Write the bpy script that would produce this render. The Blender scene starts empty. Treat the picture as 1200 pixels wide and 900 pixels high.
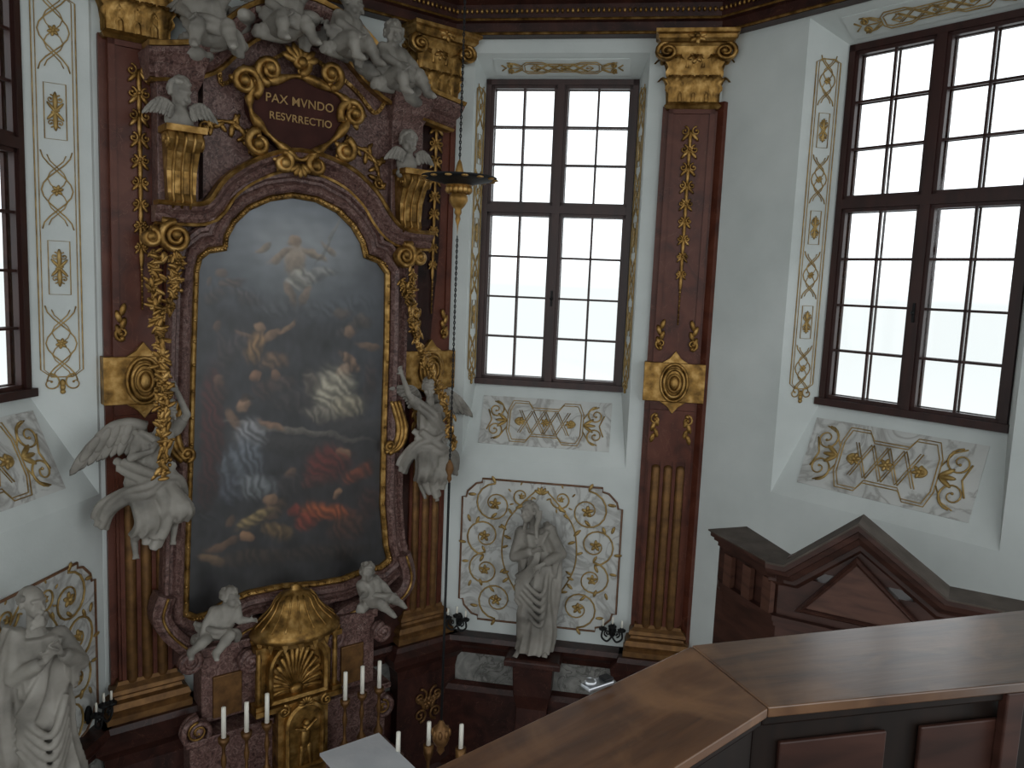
import bpy,bmesh,math,random
from mathutils import Vector,Matrix
V=Vector
pi=math.pi
rnd=random.Random(7)
scene=bpy.context.scene
# ------------------------------------------------------------ camera
CZ=6.8; FOC=936.0
pt=math.radians(7.0); ph=math.radians(2.4)
F=V((0,math.cos(pt),-math.sin(pt))); u0=V((0,math.sin(pt),math.cos(pt))); r0=V((1,0,0))
RX=r0*math.cos(ph)+u0*math.sin(ph); UX=-r0*math.sin(ph)+u0*math.cos(ph)
C0=V((0,0,CZ))
cam=bpy.data.cameras.new("camera"); co=bpy.data.objects.new("camera",cam); scene.collection.objects.link(co)
cam.sensor_fit='HORIZONTAL'; cam.sensor_width=36; cam.lens=FOC/1200*36; cam.clip_start=.05
co.matrix_world=Matrix(((RX.x,UX.x,-F.x,0),(RX.y,UX.y,-F.y,0),(RX.z,UX.z,-F.z,CZ),(0,0,0,1)))
scene.camera=co
def ray(px,py): return F+RX*((px-600)/FOC)-UX*((py-450)/FOC)
def aty(px,py,y):
    r=ray(px,py); return C0+r*(y/r.y)
def atz(px,py,z):
    r=ray(px,py); return C0+r*((z-CZ)/r.z)
H=6.55
def planpt(t,b):
    a=ray(*t); c=ray(*b)
    y=H/(a.z/a.y-c.z/c.y); x=y*.5*(a.x/a.y+c.x/c.y)
    return V((x,y)),CZ+y*a.z/a.y
PL,z1=planpt((152,38),(165,788)); PM,z2=planpt((513,124),(487,717)); PR,z3=planpt((811,130),(769,740))
ZT=(z1+z2+z3)/3; ZB=ZT-H
def rot(d,a):
    a=math.radians(a); return V((d.x*math.cos(a)-d.y*math.sin(a),d.x*math.sin(a)+d.y*math.cos(a)))
dB=(PM-PL).normalized()
cL=PL-dB*.34; cM=PM+dB*.26
dC=(PR-cM).normalized(); cR=PR+dC*.34
dD=rot(dC,-42); dA=rot(dB,45)
class Wall:
    def __init__(s,o,d,L):
        s.o=o.copy(); s.d=d.copy(); s.n=V((d.y,-d.x)); s.L=L
        s.M=Matrix(((d.x,-s.n.x,0,o.x),(d.y,-s.n.y,0,o.y),(0,0,1,0),(0,0,0,1)))
    def hit(s,px,py,w=0):
        r=ray(px,py); r2=V((r.x,r.y)); t=(w+s.o.dot(s.n))/r2.dot(s.n)
        P=C0+r*t; return ((V((P.x,P.y))-s.o).dot(s.d),P.z)
    def P(s,u,w,z):
        q=s.o+s.d*u+s.n*w; return V((q.x,q.y,z))
    def at(s,px,py,w=0):
        u,z=s.hit(px,py,w); return V((u,-w,z))
wA=Wall(cL-dA*6,dA,6); wB=Wall(cL,dB,(cM-cL).length); wC=Wall(cM,dC,(cR-cM).length); wD=Wall(cR,dD,6.5)
# ------------------------------------------------------------ materials
def lin(c):
    return tuple(((x/255)/12.92 if x/255<=.04045 else ((x/255+.055)/1.055)**2.4) for x in c)+(1,)
def mat(name,cols,scale=4,rough=.5,metal=0,bump=0,dist=0,detail=6,pos=None,stretch=(1,1,1),vein=None,vscale=2,bscale=None,coat=0,rz=0,vw=.035,crough=.15,worn=None,spec=.5):
    m=bpy.data.materials.new(name); m.use_nodes=True; nt=m.node_tree; N=nt.nodes; L=nt.links
    b=N["Principled BSDF"]; b.inputs["Roughness"].default_value=rough; b.inputs["Metallic"].default_value=metal; b.inputs["Specular IOR Level"].default_value=spec
    if coat: b.inputs["Coat Weight"].default_value=coat; b.inputs["Coat Roughness"].default_value=crough
    tc=N.new("ShaderNodeTexCoord"); mr_=N.new("ShaderNodeMapping"); mr_.inputs["Rotation"].default_value=(0,0,rz); mp=N.new("ShaderNodeMapping"); mp.inputs["Scale"].default_value=stretch
    L.new(tc.outputs["Object"],mr_.inputs["Vector"]); L.new(mr_.outputs[0],mp.inputs["Vector"])
    no=N.new("ShaderNodeTexNoise"); no.inputs["Scale"].default_value=scale; no.inputs["Detail"].default_value=detail; no.inputs["Distortion"].default_value=dist
    L.new(mp.outputs[0],no.inputs["Vector"])
    cr=N.new("ShaderNodeValToRGB"); el=cr.color_ramp.elements
    n=len(cols)
    while len(el)<n: el.new(.5)
    for i,c in enumerate(cols):
        el[i].position=(pos[i] if pos else .3+.4*i/max(1,n-1)); el[i].color=lin(c)
    L.new(no.outputs["Fac"],cr.inputs[0]); out=cr.outputs[0]
    def over(nscale,e0,e1,e2,col,src,vec):
        n2=N.new("ShaderNodeTexNoise"); n2.inputs["Scale"].default_value=nscale; n2.inputs["Detail"].default_value=5; n2.inputs["Distortion"].default_value=1.5
        L.new(vec,n2.inputs["Vector"])
        r2=N.new("ShaderNodeValToRGB"); e=r2.color_ramp.elements; e[0].position=e0; e[0].color=(0,0,0,1); e[1].position=e1; e[1].color=(1,1,1,1)
        if e2: x=e.new(e2); x.color=(0,0,0,1)
        L.new(n2.outputs["Fac"],r2.inputs[0])
        mx=N.new("ShaderNodeMix"); mx.data_type='RGBA'; L.new(r2.outputs[0],mx.inputs[0]); L.new(src,mx.inputs[6]); mx.inputs[7].default_value=lin(col); return mx.outputs[2]
    if vein: out=over(vscale,.5-vw,.5,.5+vw,vein,out,mp.outputs[0])
    if worn: out=over(3.0,.5,.72,None,worn,out,mr_.outputs[0])
    L.new(out,b.inputs["Base Color"])
    if bump:
        n3=N.new("ShaderNodeTexNoise"); n3.inputs["Scale"].default_value=bscale or scale*4; n3.inputs["Detail"].default_value=4
        L.new(mp.outputs[0],n3.inputs["Vector"])
        bp=N.new("ShaderNodeBump"); bp.inputs["Strength"].default_value=bump; bp.inputs["Distance"].default_value=.02
        L.new(n3.outputs["Fac"],bp.inputs["Height"]); L.new(bp.outputs[0],b.inputs["Normal"])
    return m
m_wall=mat("plaster_white",[(196,202,200),(214,219,217)],scale=1.2,rough=.85,bump=.08,bscale=30)
m_red=mat("red_marble",[(66,33,24),(88,46,33),(100,56,42)],scale=3,rough=.38,dist=.8,vein=(106,66,52),vscale=2,vw=.005,spec=.28)
m_dark=mat("dark_red_marble",[(34,18,15),(52,28,23),(66,37,30)],scale=4,rough=.4,dist=1.0,vein=(86,56,46),vscale=3,vw=.005,spec=.3)
m_pink=mat("mauve_marble",[(56,37,34),(96,70,65),(130,104,97)],scale=15,rough=.4,dist=2,vein=(150,128,120),vscale=7,vw=.01,spec=.3)
m_gold=mat("gilding",[(88,64,32),(148,112,58),(196,158,98)],scale=9,rough=.45,metal=.8,bump=.12,bscale=40)
m_goldd=mat("dull_gilding",[(90,62,36),(134,97,56)],scale=9,rough=.5,metal=.6,bump=.12,bscale=40)
m_goldl=mat("gold_leaf_line",[(136,108,58),(190,160,100)],scale=12,rough=.45,metal=.5)
m_brown=mat("brown_outline",[(92,62,42),(124,88,60)],scale=12,rough=.5)
m_stat=mat("statue_marble",[(100,96,90),(140,135,127),(162,157,149)],scale=2.5,rough=.6,bump=.08,bscale=25,spec=.35)
m_panel=mat("veined_white_marble",[(188,189,186),(206,207,204)],scale=2,rough=.5,vein=(160,158,154),vscale=2.2,vw=.06)
m_frame=mat("window_wood",[(38,18,15),(60,30,25)],scale=8,rough=.45,stretch=(1,1,.2))
m_black=mat("black_iron",[(14,14,15),(24,24,25)],rough=.6,metal=0,spec=.3)
m_woodd=mat("dark_wood",[(18,12,9),(32,21,16)],scale=4,rough=.5,stretch=(6,6,1),spec=.25)
m_case=mat("reddish_wood",[(40,23,18),(56,33,26),(68,42,34)],scale=3,rough=.45,dist=.5,stretch=(1,1,5),spec=.3)
m_case2=mat("reddish_wood_panel",[(62,39,31),(78,51,41),(88,59,48)],scale=3,rough=.45,dist=.5,stretch=(1,1,5),spec=.3)
m_dust=mat("dusty_wood_top",[(62,54,48),(86,78,71)],scale=5,rough=.8,spec=.2)
m_wax=mat("wax",[(232,228,214),(244,240,230)],rough=.5)
m_cloth=mat("altar_linen",[(205,208,214),(224,226,230)],scale=3,rough=.9,bump=.2)
m_floor=mat("floor_stone",[(66,58,54),(104,94,86)],scale=2,rough=.4)
m_grey=mat("grey_marble",[(96,96,93),(142,140,135)],scale=4,rough=.5,dist=2,vein=(84,82,78),vscale=3,spec=.3)
m_ceil=mat("ceiling_plaster",[(140,136,130),(166,161,154)],rough=.9)
m_ped=mat("cartouche_ground",[(50,24,20),(68,36,30)],scale=5,rough=.7,spec=.2)
m_metal=mat("brushed_steel",[(150,152,156),(190,192,196)],rough=.3,metal=.9)
m_text=mat("letter_gold",[(146,114,68),(170,136,86)],rough=.6,metal=.1)
mg=bpy.data.materials.new("window_glass"); mg.use_nodes=True; nt=mg.node_tree; nt.nodes.clear()
o=nt.nodes.new("ShaderNodeOutputMaterial"); t=nt.nodes.new("ShaderNodeBsdfTransparent"); g=nt.nodes.new("ShaderNodeBsdfGlossy"); mx=nt.nodes.new("ShaderNodeMixShader")
g.inputs["Roughness"].default_value=.05; mx.inputs[0].default_value=.05; t.inputs[0].default_value=(.98,.99,1,1)
nt.links.new(t.outputs[0],mx.inputs[1]); nt.links.new(g.outputs[0],mx.inputs[2]); nt.links.new(mx.outputs[0],o.inputs[0])
mp_=bpy.data.materials.new("oil_painting"); mp_.use_nodes=True; nt=mp_.node_tree; b=nt.nodes["Principled BSDF"]; b.inputs["Roughness"].default_value=.42
b.inputs["Coat Weight"].default_value=.6; b.inputs["Coat Roughness"].default_value=.42
at_=nt.nodes.new("ShaderNodeVertexColor"); at_.layer_name="Col"; nt.links.new(at_.outputs[0],b.inputs["Base Color"])
# ------------------------------------------------------------ mesh builder
def _sphere(ns,nr):
    vs=[(0,0,1)]; fs=[]
    for i in range(1,nr):
        a=pi*i/nr
        for j in range(ns):
            b=2*pi*j/ns; vs.append((math.sin(a)*math.cos(b),math.sin(a)*math.sin(b),math.cos(a)))
    vs.append((0,0,-1))
    for j in range(ns): fs.append((0,1+j,1+(j+1)%ns))
    for i in range(nr-2):
        for j in range(ns):
            a=1+i*ns+j; b=1+i*ns+(j+1)%ns; fs.append((a,a+ns,b+ns,b))
    k=len(vs)-1; o=1+(nr-2)*ns
    for j in range(ns): fs.append((k,o+(j+1)%ns,o+j))
    return vs,fs
SPH={}
def basis(z,up=V((0,0,1))):
    z=z.normalized()
    x=up.cross(z)
    if x.length<1e-4: x=V((1,0,0)).cross(z)
    if x.length<1e-4: x=V((0,1,0))
    x.normalize(); y=z.cross(x)
    return Matrix((x,y,z)).transposed()
class MB:
    def __init__(s,T=None): s.v=[];s.f=[];s.sm=[];s.T=T or Matrix.Identity(4)
    def add(s,vs,fs,sm=True):
        o=len(s.v); T=s.T
        s.v+=[T@V(p) for p in vs]; s.f+=[tuple(i+o for i in f) for f in fs]; s.sm+=[sm]*len(fs)
    def box(s,x0,x1,y0,y1,z0,z1):
        vs=[(x,y,z) for x in(x0,x1) for y in(y0,y1) for z in(z0,z1)]
        s.add(vs,[(0,1,3,2),(4,6,7,5),(0,4,5,1),(2,3,7,6),(0,2,6,4),(1,5,7,3)],False)
    def ell(s,c,r,R=None,q=(10,7)):
        if q not in SPH: SPH[q]=_sphere(*q)
        vs,fs=SPH[q]; c=V(c)
        if isinstance(r,(int,float)): r=(r,r,r)
        o=[]
        for a in vs:
            p=V((a[0]*r[0],a[1]*r[1],a[2]*r[2]))
            if R is not None: p=R@p
            o.append(c+p)
        s.add(o,fs)
    def cap(s,a,b,ra,rb,n=10):
        a=V(a);b=V(b); d=b-a; L=d.length
        if L<1e-5: return s.ell(a,ra)
        B=basis(d); rings=[]
        for k in range(0,4):
            t=pi/2*(k/4.0); rings.append((-ra*math.cos(t),ra*math.sin(t)))
        rings.append((0,ra)); rings.append((L,rb))
        for k in range(1,5):
            t=pi/2*(k/4.0); rings.append((L+rb*math.sin(t),rb*math.cos(t)))
        vs=[a+B@V((0,0,-ra))]
        for z,r in rings[1:-1]:
            for j in range(n):
                q=2*pi*j/n; vs.append(a+B@V((r*math.cos(q),r*math.sin(q),z)))
        vs.append(a+B@V((0,0,L+rb)))
        m=len(rings)-2; fs=[]
        for j in range(n): fs.append((0,1+(j+1)%n,1+j))
        for i in range(m-1):
            for j in range(n):
                p=1+i*n+j; q=1+i*n+(j+1)%n; fs.append((p,q,q+n,p+n))
        k=len(vs)-1; o=1+(m-1)*n
        for j in range(n): fs.append((k,o+j,o+(j+1)%n))
        s.add(vs,fs)
    def tube(s,pts,r,seg=6,closed=False,flat=1.0):
        P=[V(p) for p in pts]; n=len(P)
        if n<2: return
        rr=[r]*n if isinstance(r,(int,float)) else list(r)
        vs=[];up=V((0,1,0))
        for i in range(n):
            if closed: t=P[(i+1)%n]-P[i-1]
            else: t=P[min(i+1,n-1)]-P[max(i-1,0)]
            if t.length<1e-7: t=V((1,0,0))
            t.normalize(); a=up-t*up.dot(t)
            if a.length<1e-3: a=V((1,0,0))-t*t.x
            if a.length<1e-3: a=V((0,0,1))
            a.normalize(); b=t.cross(a)
            for j in range(seg):
                q=2*pi*j/seg; vs.append(P[i]+a*(rr[i]*flat*math.cos(q))+b*(rr[i]*math.sin(q)))
        fs=[]
        for i in range(n if closed else n-1):
            for j in range(seg):
                a=i*seg+j;b=i*seg+(j+1)%seg;c=((i+1)%n)*seg
                fs.append((a,b,c+(j+1)%seg,c+j))
        if not closed:
            fs.append(tuple(range(seg))[::-1]); fs.append(tuple((n-1)*seg+j for j in range(seg)))
        s.add(vs,fs)
    def lathe(s,c,prof,seg=16,a0=0,a1=2*pi,smooth=True):
        c=V(c); vs=[];fs=[]; full=abs(a1-a0-2*pi)<1e-4; n=seg if full else seg+1
        for r,z in prof:
            for j in range(n):
                q=a0+(a1-a0)*j/seg; vs.append(c+V((r*math.cos(q),r*math.sin(q),z)))
        for i in range(len(prof)-1):
            for j in range(seg):
                a=i*n+j;b=i*n+(j+1)%n; fs.append((a,b,b+n,a+n))
        s.add(vs,fs,smooth)
    def prism(s,poly,y0,y1):
        n=len(poly); vs=[(x,y0,z) for x,z in poly]+[(x,y1,z) for x,z in poly]
        fs=[tuple(range(n)),tuple(range(2*n-1,n-1,-1))]+[(i,(i+1)%n,(i+1)%n+n,i+n) for i in range(n)]
        s.add(vs,fs,False)
    def sweep(s,path,prof,side=1,closed=False,y=0,smooth=False):
        n=len(path); P=[V(p) for p in path]; vs=[];m=len(prof)
        for i in range(n):
            a=P[i]-P[i-1] if (i>0 or closed) else P[1]-P[0]
            b=P[(i+1)%n]-P[i] if (i<n-1 or closed) else a
            if a.length<1e-6:a=b
            if b.length<1e-6:b=a
            a=a.normalized();b=b.normalized(); na=V((-a.y,a.x));nb=V((-b.y,b.x)); k=na+nb
            if k.length<.3: k=na
            k.normalize(); q=1/max(.55,k.dot(na)); k=k*q*side
            for o_,h in prof: vs.append((P[i].x+k.x*o_,y-h,P[i].y+k.y*o_))
        fs=[]
        for i in range(n if closed else n-1):
            for j in range(m-1):
                a=i*m+j;c=((i+1)%n)*m+j; fs.append((a,a+1,c+1,c))
        if not closed: fs+= [tuple(range(m)),tuple((n-1)*m+j for j in range(m))]
        s.add(vs,fs,smooth)
    def rings(s,lv,sm=False):
        vs=[];n=4
        for z,h,d in lv: vs+=[(-h,0,z),(-h,-d,z),(h,-d,z),(h,0,z)]
        fs=[]
        for i in range(len(lv)-1):
            for j in range(4):
                a=i*4+j;b=i*4+(j+1)%4; fs.append((a,b,b+4,a+4))
        fs+=[(0,1,2,3),tuple(len(vs)-4+j for j in range(4))]
        s.add(vs,fs,sm)
    def loft(s,rs,n=64,k=9,seed=0,tw=1.2):
        vs=[];fs=[];r_=random.Random(seed); p1=r_.random()*6;p2=r_.random()*6
        for i,(cx,cy,cz,rx,ry,am) in enumerate(rs):
            for j in range(n):
                q=2*pi*j/n
                w1=math.sin(k*q*.5+p1+tw*cz*1.2); w2=math.sin(k*q+p2-tw*cz*1.5)
                g=1+am*(.75*(1-2*abs(w1))+.3*w2)
                vs.append((cx+rx*g*math.cos(q),cy+ry*g*math.sin(q),cz))
        m=len(rs)
        for i in range(m-1):
            for j in range(n):
                a=i*n+j;b=i*n+(j+1)%n; fs.append((a,b,b+n,a+n))
        vs.append(rs[0][:3]); vs.append(rs[-1][:3]); a=len(vs)-2
        for j in range(n):
            fs.append((a,(j+1)%n,j)); fs.append((a+1,(m-1)*n+j,(m-1)*n+(j+1)%n))
        s.add(vs,fs)
    def build(s,name,m,parent=None,label=None,cat=None,kind=None,group=None,remesh=0,smit=3,bevel=0,center=True):
        lo=V((min(p[i] for p in s.v) for i in range(3))); hi=V((max(p[i] for p in s.v) for i in range(3)))
        c=V(((lo.x+hi.x)/2,(lo.y+hi.y)/2,lo.z))
        me=bpy.data.meshes.new(name); me.from_pydata([tuple(p-c) for p in s.v],[],s.f)
        me.polygons.foreach_set("use_smooth",s.sm)
        bm=bmesh.new(); bm.from_mesh(me); bmesh.ops.recalc_face_normals(bm,faces=bm.faces); bm.to_mesh(me); bm.free()
        me.materials.append(m)
        ob=bpy.data.objects.new(name,me); scene.collection.objects.link(ob); ob.location=c
        if remesh or bevel:
            if remesh:
                r=ob.modifiers.new("r",'REMESH'); r.mode='VOXEL'; r.voxel_size=remesh; r.use_smooth_shade=True
                q=ob.modifiers.new("s",'SMOOTH'); q.iterations=smit; q.factor=.5
            if bevel:
                q=ob.modifiers.new("b",'BEVEL'); q.width=bevel; q.segments=2; q.limit_method='ANGLE'
            dg=bpy.context.evaluated_depsgraph_get(); me2=bpy.data.meshes.new_from_object(ob.evaluated_get(dg)); ob.modifiers.clear(); ob.data=me2; bpy.data.meshes.remove(me)
            if not me2.materials: me2.materials.append(m)
        tag(ob,label,cat,kind,group)
        if parent is not None: setp(ob,parent)
        return ob
def tag(ob,label=None,cat=None,kind=None,group=None):
    if label: ob["label"]=label
    if cat: ob["category"]=cat
    if kind: ob["kind"]=kind
    if group: ob["group"]=group
def wm(o):
    m=o.matrix_basis.copy()
    return (wm(o.parent)@o.matrix_parent_inverse@m) if o.parent else m
def setp(o,p):
    o.parent=p; o.matrix_parent_inverse=wm(p).inverted()
def empty(name,loc,label,cat,group=None):
    e=bpy.data.objects.new(name,None); e.empty_display_size=.1; scene.collection.objects.link(e); e.location=V(loc); tag(e,label,cat,None,group); return e
def cr(P,n=5,closed=False):
    P=[V(p) for p in P]; m=len(P); out=[]
    rng=range(m if closed else m-1)
    for i in rng:
        p0=P[i-1] if (i>0 or closed) else P[0]; p1=P[i]; p2=P[(i+1)%m]; p3=P[(i+2)%m] if (i+2<m or closed) else P[-1]
        for k in range(n):
            t=k/n; out.append(.5*((2*p1)+(p2-p0)*t+(2*p0-5*p1+4*p2-p3)*t*t+(3*p1-p0-3*p2+p3)*t**3))
    if not closed: out.append(P[-1])
    return out
# ------------------------------------------------------------ ornament pieces (plane y=0, out = -y)
def RY(a):
    return Matrix(((math.cos(a),0,-math.sin(a)),(0,1,0),(math.sin(a),0,math.cos(a))))
def curl(mb,x,z,r,a0,turns=1.4,hand=1,rad=.012,y=0,ball=True):
    n=int(14*turns)+4; pts=[];rr=[]
    for i in range(n+1):
        t=i/n; a=a0+hand*2*pi*turns*t; q=r*(1-.85*t)
        pts.append((x+q*math.cos(a),y-.004-rad*.5*t,z+q*math.sin(a))); rr.append(rad*(1.1-.45*t))
    mb.tube(pts,rr)
    if ball: mb.ell(pts[-1],rad*1.5,q=(8,5))
    return pts[0]
def leaf(mb,x,z,a,L,w,y=0,th=.35):
    c=V((x+math.cos(a)*L/2,y-.005,z+math.sin(a)*L/2)); mb.ell(c,(L/2,w*th,w/2),RY(a),q=(8,6))
def floret(mb,x,z,s,n=6,y=0):
    for i in range(n):
        leaf(mb,x,z,2*pi*i/n+.3,s,s*.55,y)
    mb.ell((x,y-s*.2,z),s*.32,q=(8,6))
def acan(mb, x,y,z, h,w,out=.06,tilt=0,ax=0):
    n=12;m=6;vs=[];fs=[]
    for i in range(n+1):
        t=i/n
        zz=h*math.sin(min(t,.85)*pi/2/.85)-(.16*h*((t-.85)/.15) if t>.85 else 0)
        yy=-out*(t**2.2)-(.02)
        ww=w/2*(.55+.6*math.sin(pi*min(1,t*1.05))**.8)*(1+.22*math.cos(t*22))*(1-.75*max(0,t-.75)/.25)
        for j in range(m+1):
            q=-1+2*j/m
            dx=q*ww; dy=yy+.25*ww*abs(q)**1.5+(.012*math.cos(q*9)); 
            px=dx*math.cos(ax)-dy*math.sin(ax); py=dx*math.sin(ax)+dy*math.cos(ax)
            vs.append((x+px+tilt*t,y+py,z+zz))
    for i in range(n):
        for j in range(m):
            a=i*(m+1)+j; fs.append((a,a+1,a+m+2,a+m+1))
    mb.add(vs,fs)
def strip(mb,W,Hh,r=.0065):
    h=W/2
    for q,rr in((h,r),(h-.03,r*.7)):
        mb.tube([(-q,0,h*.6),(-q,0,Hh-h*.5),(-q*.5,0,Hh-h*.25),(0,0,Hh-h*.25),(q*.5,0,Hh-h*.25),(q,0,Hh-h*.5),(q,0,h*.6),(q*.5,0,h*.2),(-q*.5,0,h*.2)],rr,closed=True,seg=5)
    n=max(3,int(round(Hh/(W*1.9)))); c=Hh/n
    for i in range(n):
        zc=c*(i+.5)
        a=c*.5;w=h-.05
        if i%2==0:
            for s_ in(-1,1):
                P=[]
                for k in range(13):
                    t=k/12; P.append((s_*w*math.cos(2*pi*t*1.0),0,zc-a+2*a*t))
                mb.tube(P,r,seg=5)
                P=[(s_*w*.6*math.cos(3*pi*k/12),0,zc-a*.9+1.8*a*k/12) for k in range(13)]
                mb.tube(P,r*.8,seg=5)
            floret(mb,0,zc,W*.15)
        else:
            mb.tube([(-w*.7,0,zc-a*.7),(w*.7,0,zc-a*.7),(w*.7,0,zc+a*.7),(-w*.7,0,zc+a*.7)],r*.8,closed=True,seg=5)
            for s_ in(-1,1):
                curl(mb,s_*w*.3,zc+a*.3,w*.3,pi/2,1.2,s_,r)
                curl(mb,s_*w*.3,zc-a*.3,w*.3,-pi/2,1.2,-s_,r)
                leaf(mb,0,zc,pi/2*s_,a*.5,W*.12)
                leaf(mb,0,zc,pi/2*s_+.7,a*.3,W*.08); leaf(mb,0,zc,pi/2*s_-.7,a*.3,W*.08)
            floret(mb,0,zc,W*.11)
    for s_ in(-1,1):
        curl(mb,s_*W*.28,-.02,W*.25,pi/2,1.1,s_,r*1.2)
    for k in range(3): leaf(mb,0,h*.1-k*.05,-pi/2,.09-.02*k,.05)
def sillpan(mb,W,Hh,r=.008):
    w=W/2-.05;h=Hh/2-.05
    for k in(0,.03):
        o=[(-w*.55,-h+k),(-w*.3,-h+k),(-w*.22,-h*.7+k),(w*.22,-h*.7+k),(w*.3,-h+k),(w*.55,-h+k),(w*.62,-h*.5),(w*.62,h*.5),(w*.55,h-k),(w*.3,h-k),(w*.22,h*.7-k),(-w*.22,h*.7-k),(-w*.3,h-k),(-w*.55,h-k),(-w*.62,h*.5),(-w*.62,-h*.5)]
        if k: o=[(x*.94,z) for x,z in o]
        mb.tube([(x,0,z) for x,z in o],r*.8,closed=True,seg=5)
    for k in range(-2,2):
        for s_ in(-1,1):
            x=k*w*.2
            mb.tube([(x,0,-h*.55*s_),(x+w*.2,0,h*.55*s_)],r*.8,seg=5)
            mb.tube([(x-.03,0,-h*.55*s_),(x+w*.2-.03,0,h*.55*s_)],r*.6,seg=5)
    for x in(-w*.4,0,w*.4): floret(mb,x,0,h*.22)
    for s_ in(-1,1):
        for v in(-1,1):
            curl(mb,s_*w*.82,v*h*.5,h*.42,(pi/2 if v>0 else -pi/2),1.5,(-1 if s_*v>0 else 1)*-1,r*1.3)
            mb.tube([(s_*w*.62,0,v*h*.3),(s_*w*.72,0,v*h*.75),(s_*w*.86,0,v*h*.92)],r,seg=5)
        mb.tube([(s_*w*.95,0,-h*.5),(s_*w*.88,0,0),(s_*w*.95,0,h*.5)],r*1.2,seg=6)
        for a in(-.6,0,.6): leaf(mb,s_*w*.62,0,(0 if s_>0 else pi)+a*s_,w*.2,h*.15)
        for a in(-.6,0,.6): leaf(mb,s_*w*.5,0,(pi if s_>0 else 0)+a*s_,w*.12,h*.13)
def outl(w,h,c):
    P=[]
    for sx,sz in((1,1),(-1,1),(-1,-1),(1,-1)):
        seq=[(w,h-c*1.3),(w-c*.25,h-c*1.3),(w-c*.35,h-c*.9),(w-c*.9,h-c*.35),(w-c*1.3,h-c*.25),(w-c*1.3,h)]
        if sx*sz<0: seq=seq[::-1]
        P+=[(sx*x,0,sz*z) for x,z in seq]
    return P
def statpan(mb,W,Hh,r=.0095):
    w=W/2;h=Hh/2
    for s_ in(-1,1):
        for (x,z,q,a0,tn,hd) in[(.58,.66,.23,pi*.5,1.6,-1),(.7,.2,.22,-pi*.5,1.5,1),(.68,-.28,.2,pi*.5,1.5,-1),(.52,-.7,.22,-pi*.5,1.6,1),(.25,.8,.12,pi,1.3,1)]:
            cx=s_*x*w; cz=z*h; rr=q*min(w,h)*1.25
            if s_<0: a0=pi-a0
            curl(mb,cx,cz,rr,a0,tn,hd*s_,r*1.2)
            floret(mb,cx,cz,rr*.3,5)
            for k in range(5):
                a=a0+hd*s_*k*1.15; leaf(mb,cx+rr*math.cos(a),cz+rr*math.sin(a),a+.5*hd*s_,rr*.4,rr*.16)
        pts=cr([(s_*w*.1,0,-h*.85),(s_*w*.3,0,-h*.5),(s_*w*.46,0,-h*.1),(s_*w*.44,0,h*.35),(s_*w*.3,0,h*.62),(s_*w*.08,0,h*.88)],6)
        mb.tube(pts,r*1.1)
        for i in range(2,len(pts)-2,4):
            p=pts[i]; a=rnd.random()*6; leaf(mb,p.x,p.z,a,.09,.035)
    for k in range(5): leaf(mb,0,h*.84,pi/2+(k-2)*.5,.11,.04)
def frame3(O,U,Vv):
    U=U.normalized();Vv=(Vv-U*Vv.dot(U)).normalized();N=U.cross(Vv)
    return Matrix(((U.x,-N.x,Vv.x,O.x),(U.y,-N.y,Vv.y,O.y),(U.z,-N.z,Vv.z,O.z),(0,0,0,1)))
# ------------------------------------------------------------ walls with window niches
ZW=12.0; REC=.45
def wallhole(w,name,ou,oz,iu,iz):
    mb=MB(w.M); L=w.L
    def q(a,b,c,d): mb.add([a,b,c,d],[(0,1,2,3)],False)
    def pnt(u,z,y=0): return (u,y,z)
    q(pnt(0,0),pnt(ou[0],0),pnt(ou[0],ZW),pnt(0,ZW)); q(pnt(ou[1],0),pnt(L,0),pnt(L,ZW),pnt(ou[1],ZW))
    q(pnt(ou[0],0),pnt(ou[1],0),pnt(ou[1],oz[0]),pnt(ou[0],oz[0])); q(pnt(ou[0],oz[1]),pnt(ou[1],oz[1]),pnt(ou[1],ZW),pnt(ou[0],ZW))
    O=[pnt(ou[0],oz[0]),pnt(ou[1],oz[0]),pnt(ou[1],oz[1]),pnt(ou[0],oz[1])]; I=[pnt(iu[0],iz[0],REC),pnt(iu[1],iz[0],REC),pnt(iu[1],iz[1],REC),pnt(iu[0],iz[1],REC)]
    for i in range(4): q(O[i],O[(i+1)%4],I[(i+1)%4],I[i])
    B=[pnt(iu[0],iz[0],REC+.2),pnt(iu[1],iz[0],REC+.2),pnt(iu[1],iz[1],REC+.2),pnt(iu[0],iz[1],REC+.2)]
    for i in range(4): q(I[i],I[(i+1)%4],B[(i+1)%4],B[i])
    mb.build(name,m_wall,kind="structure",label="white plastered chapel wall with deep splayed window niche")
    return O,I
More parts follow.
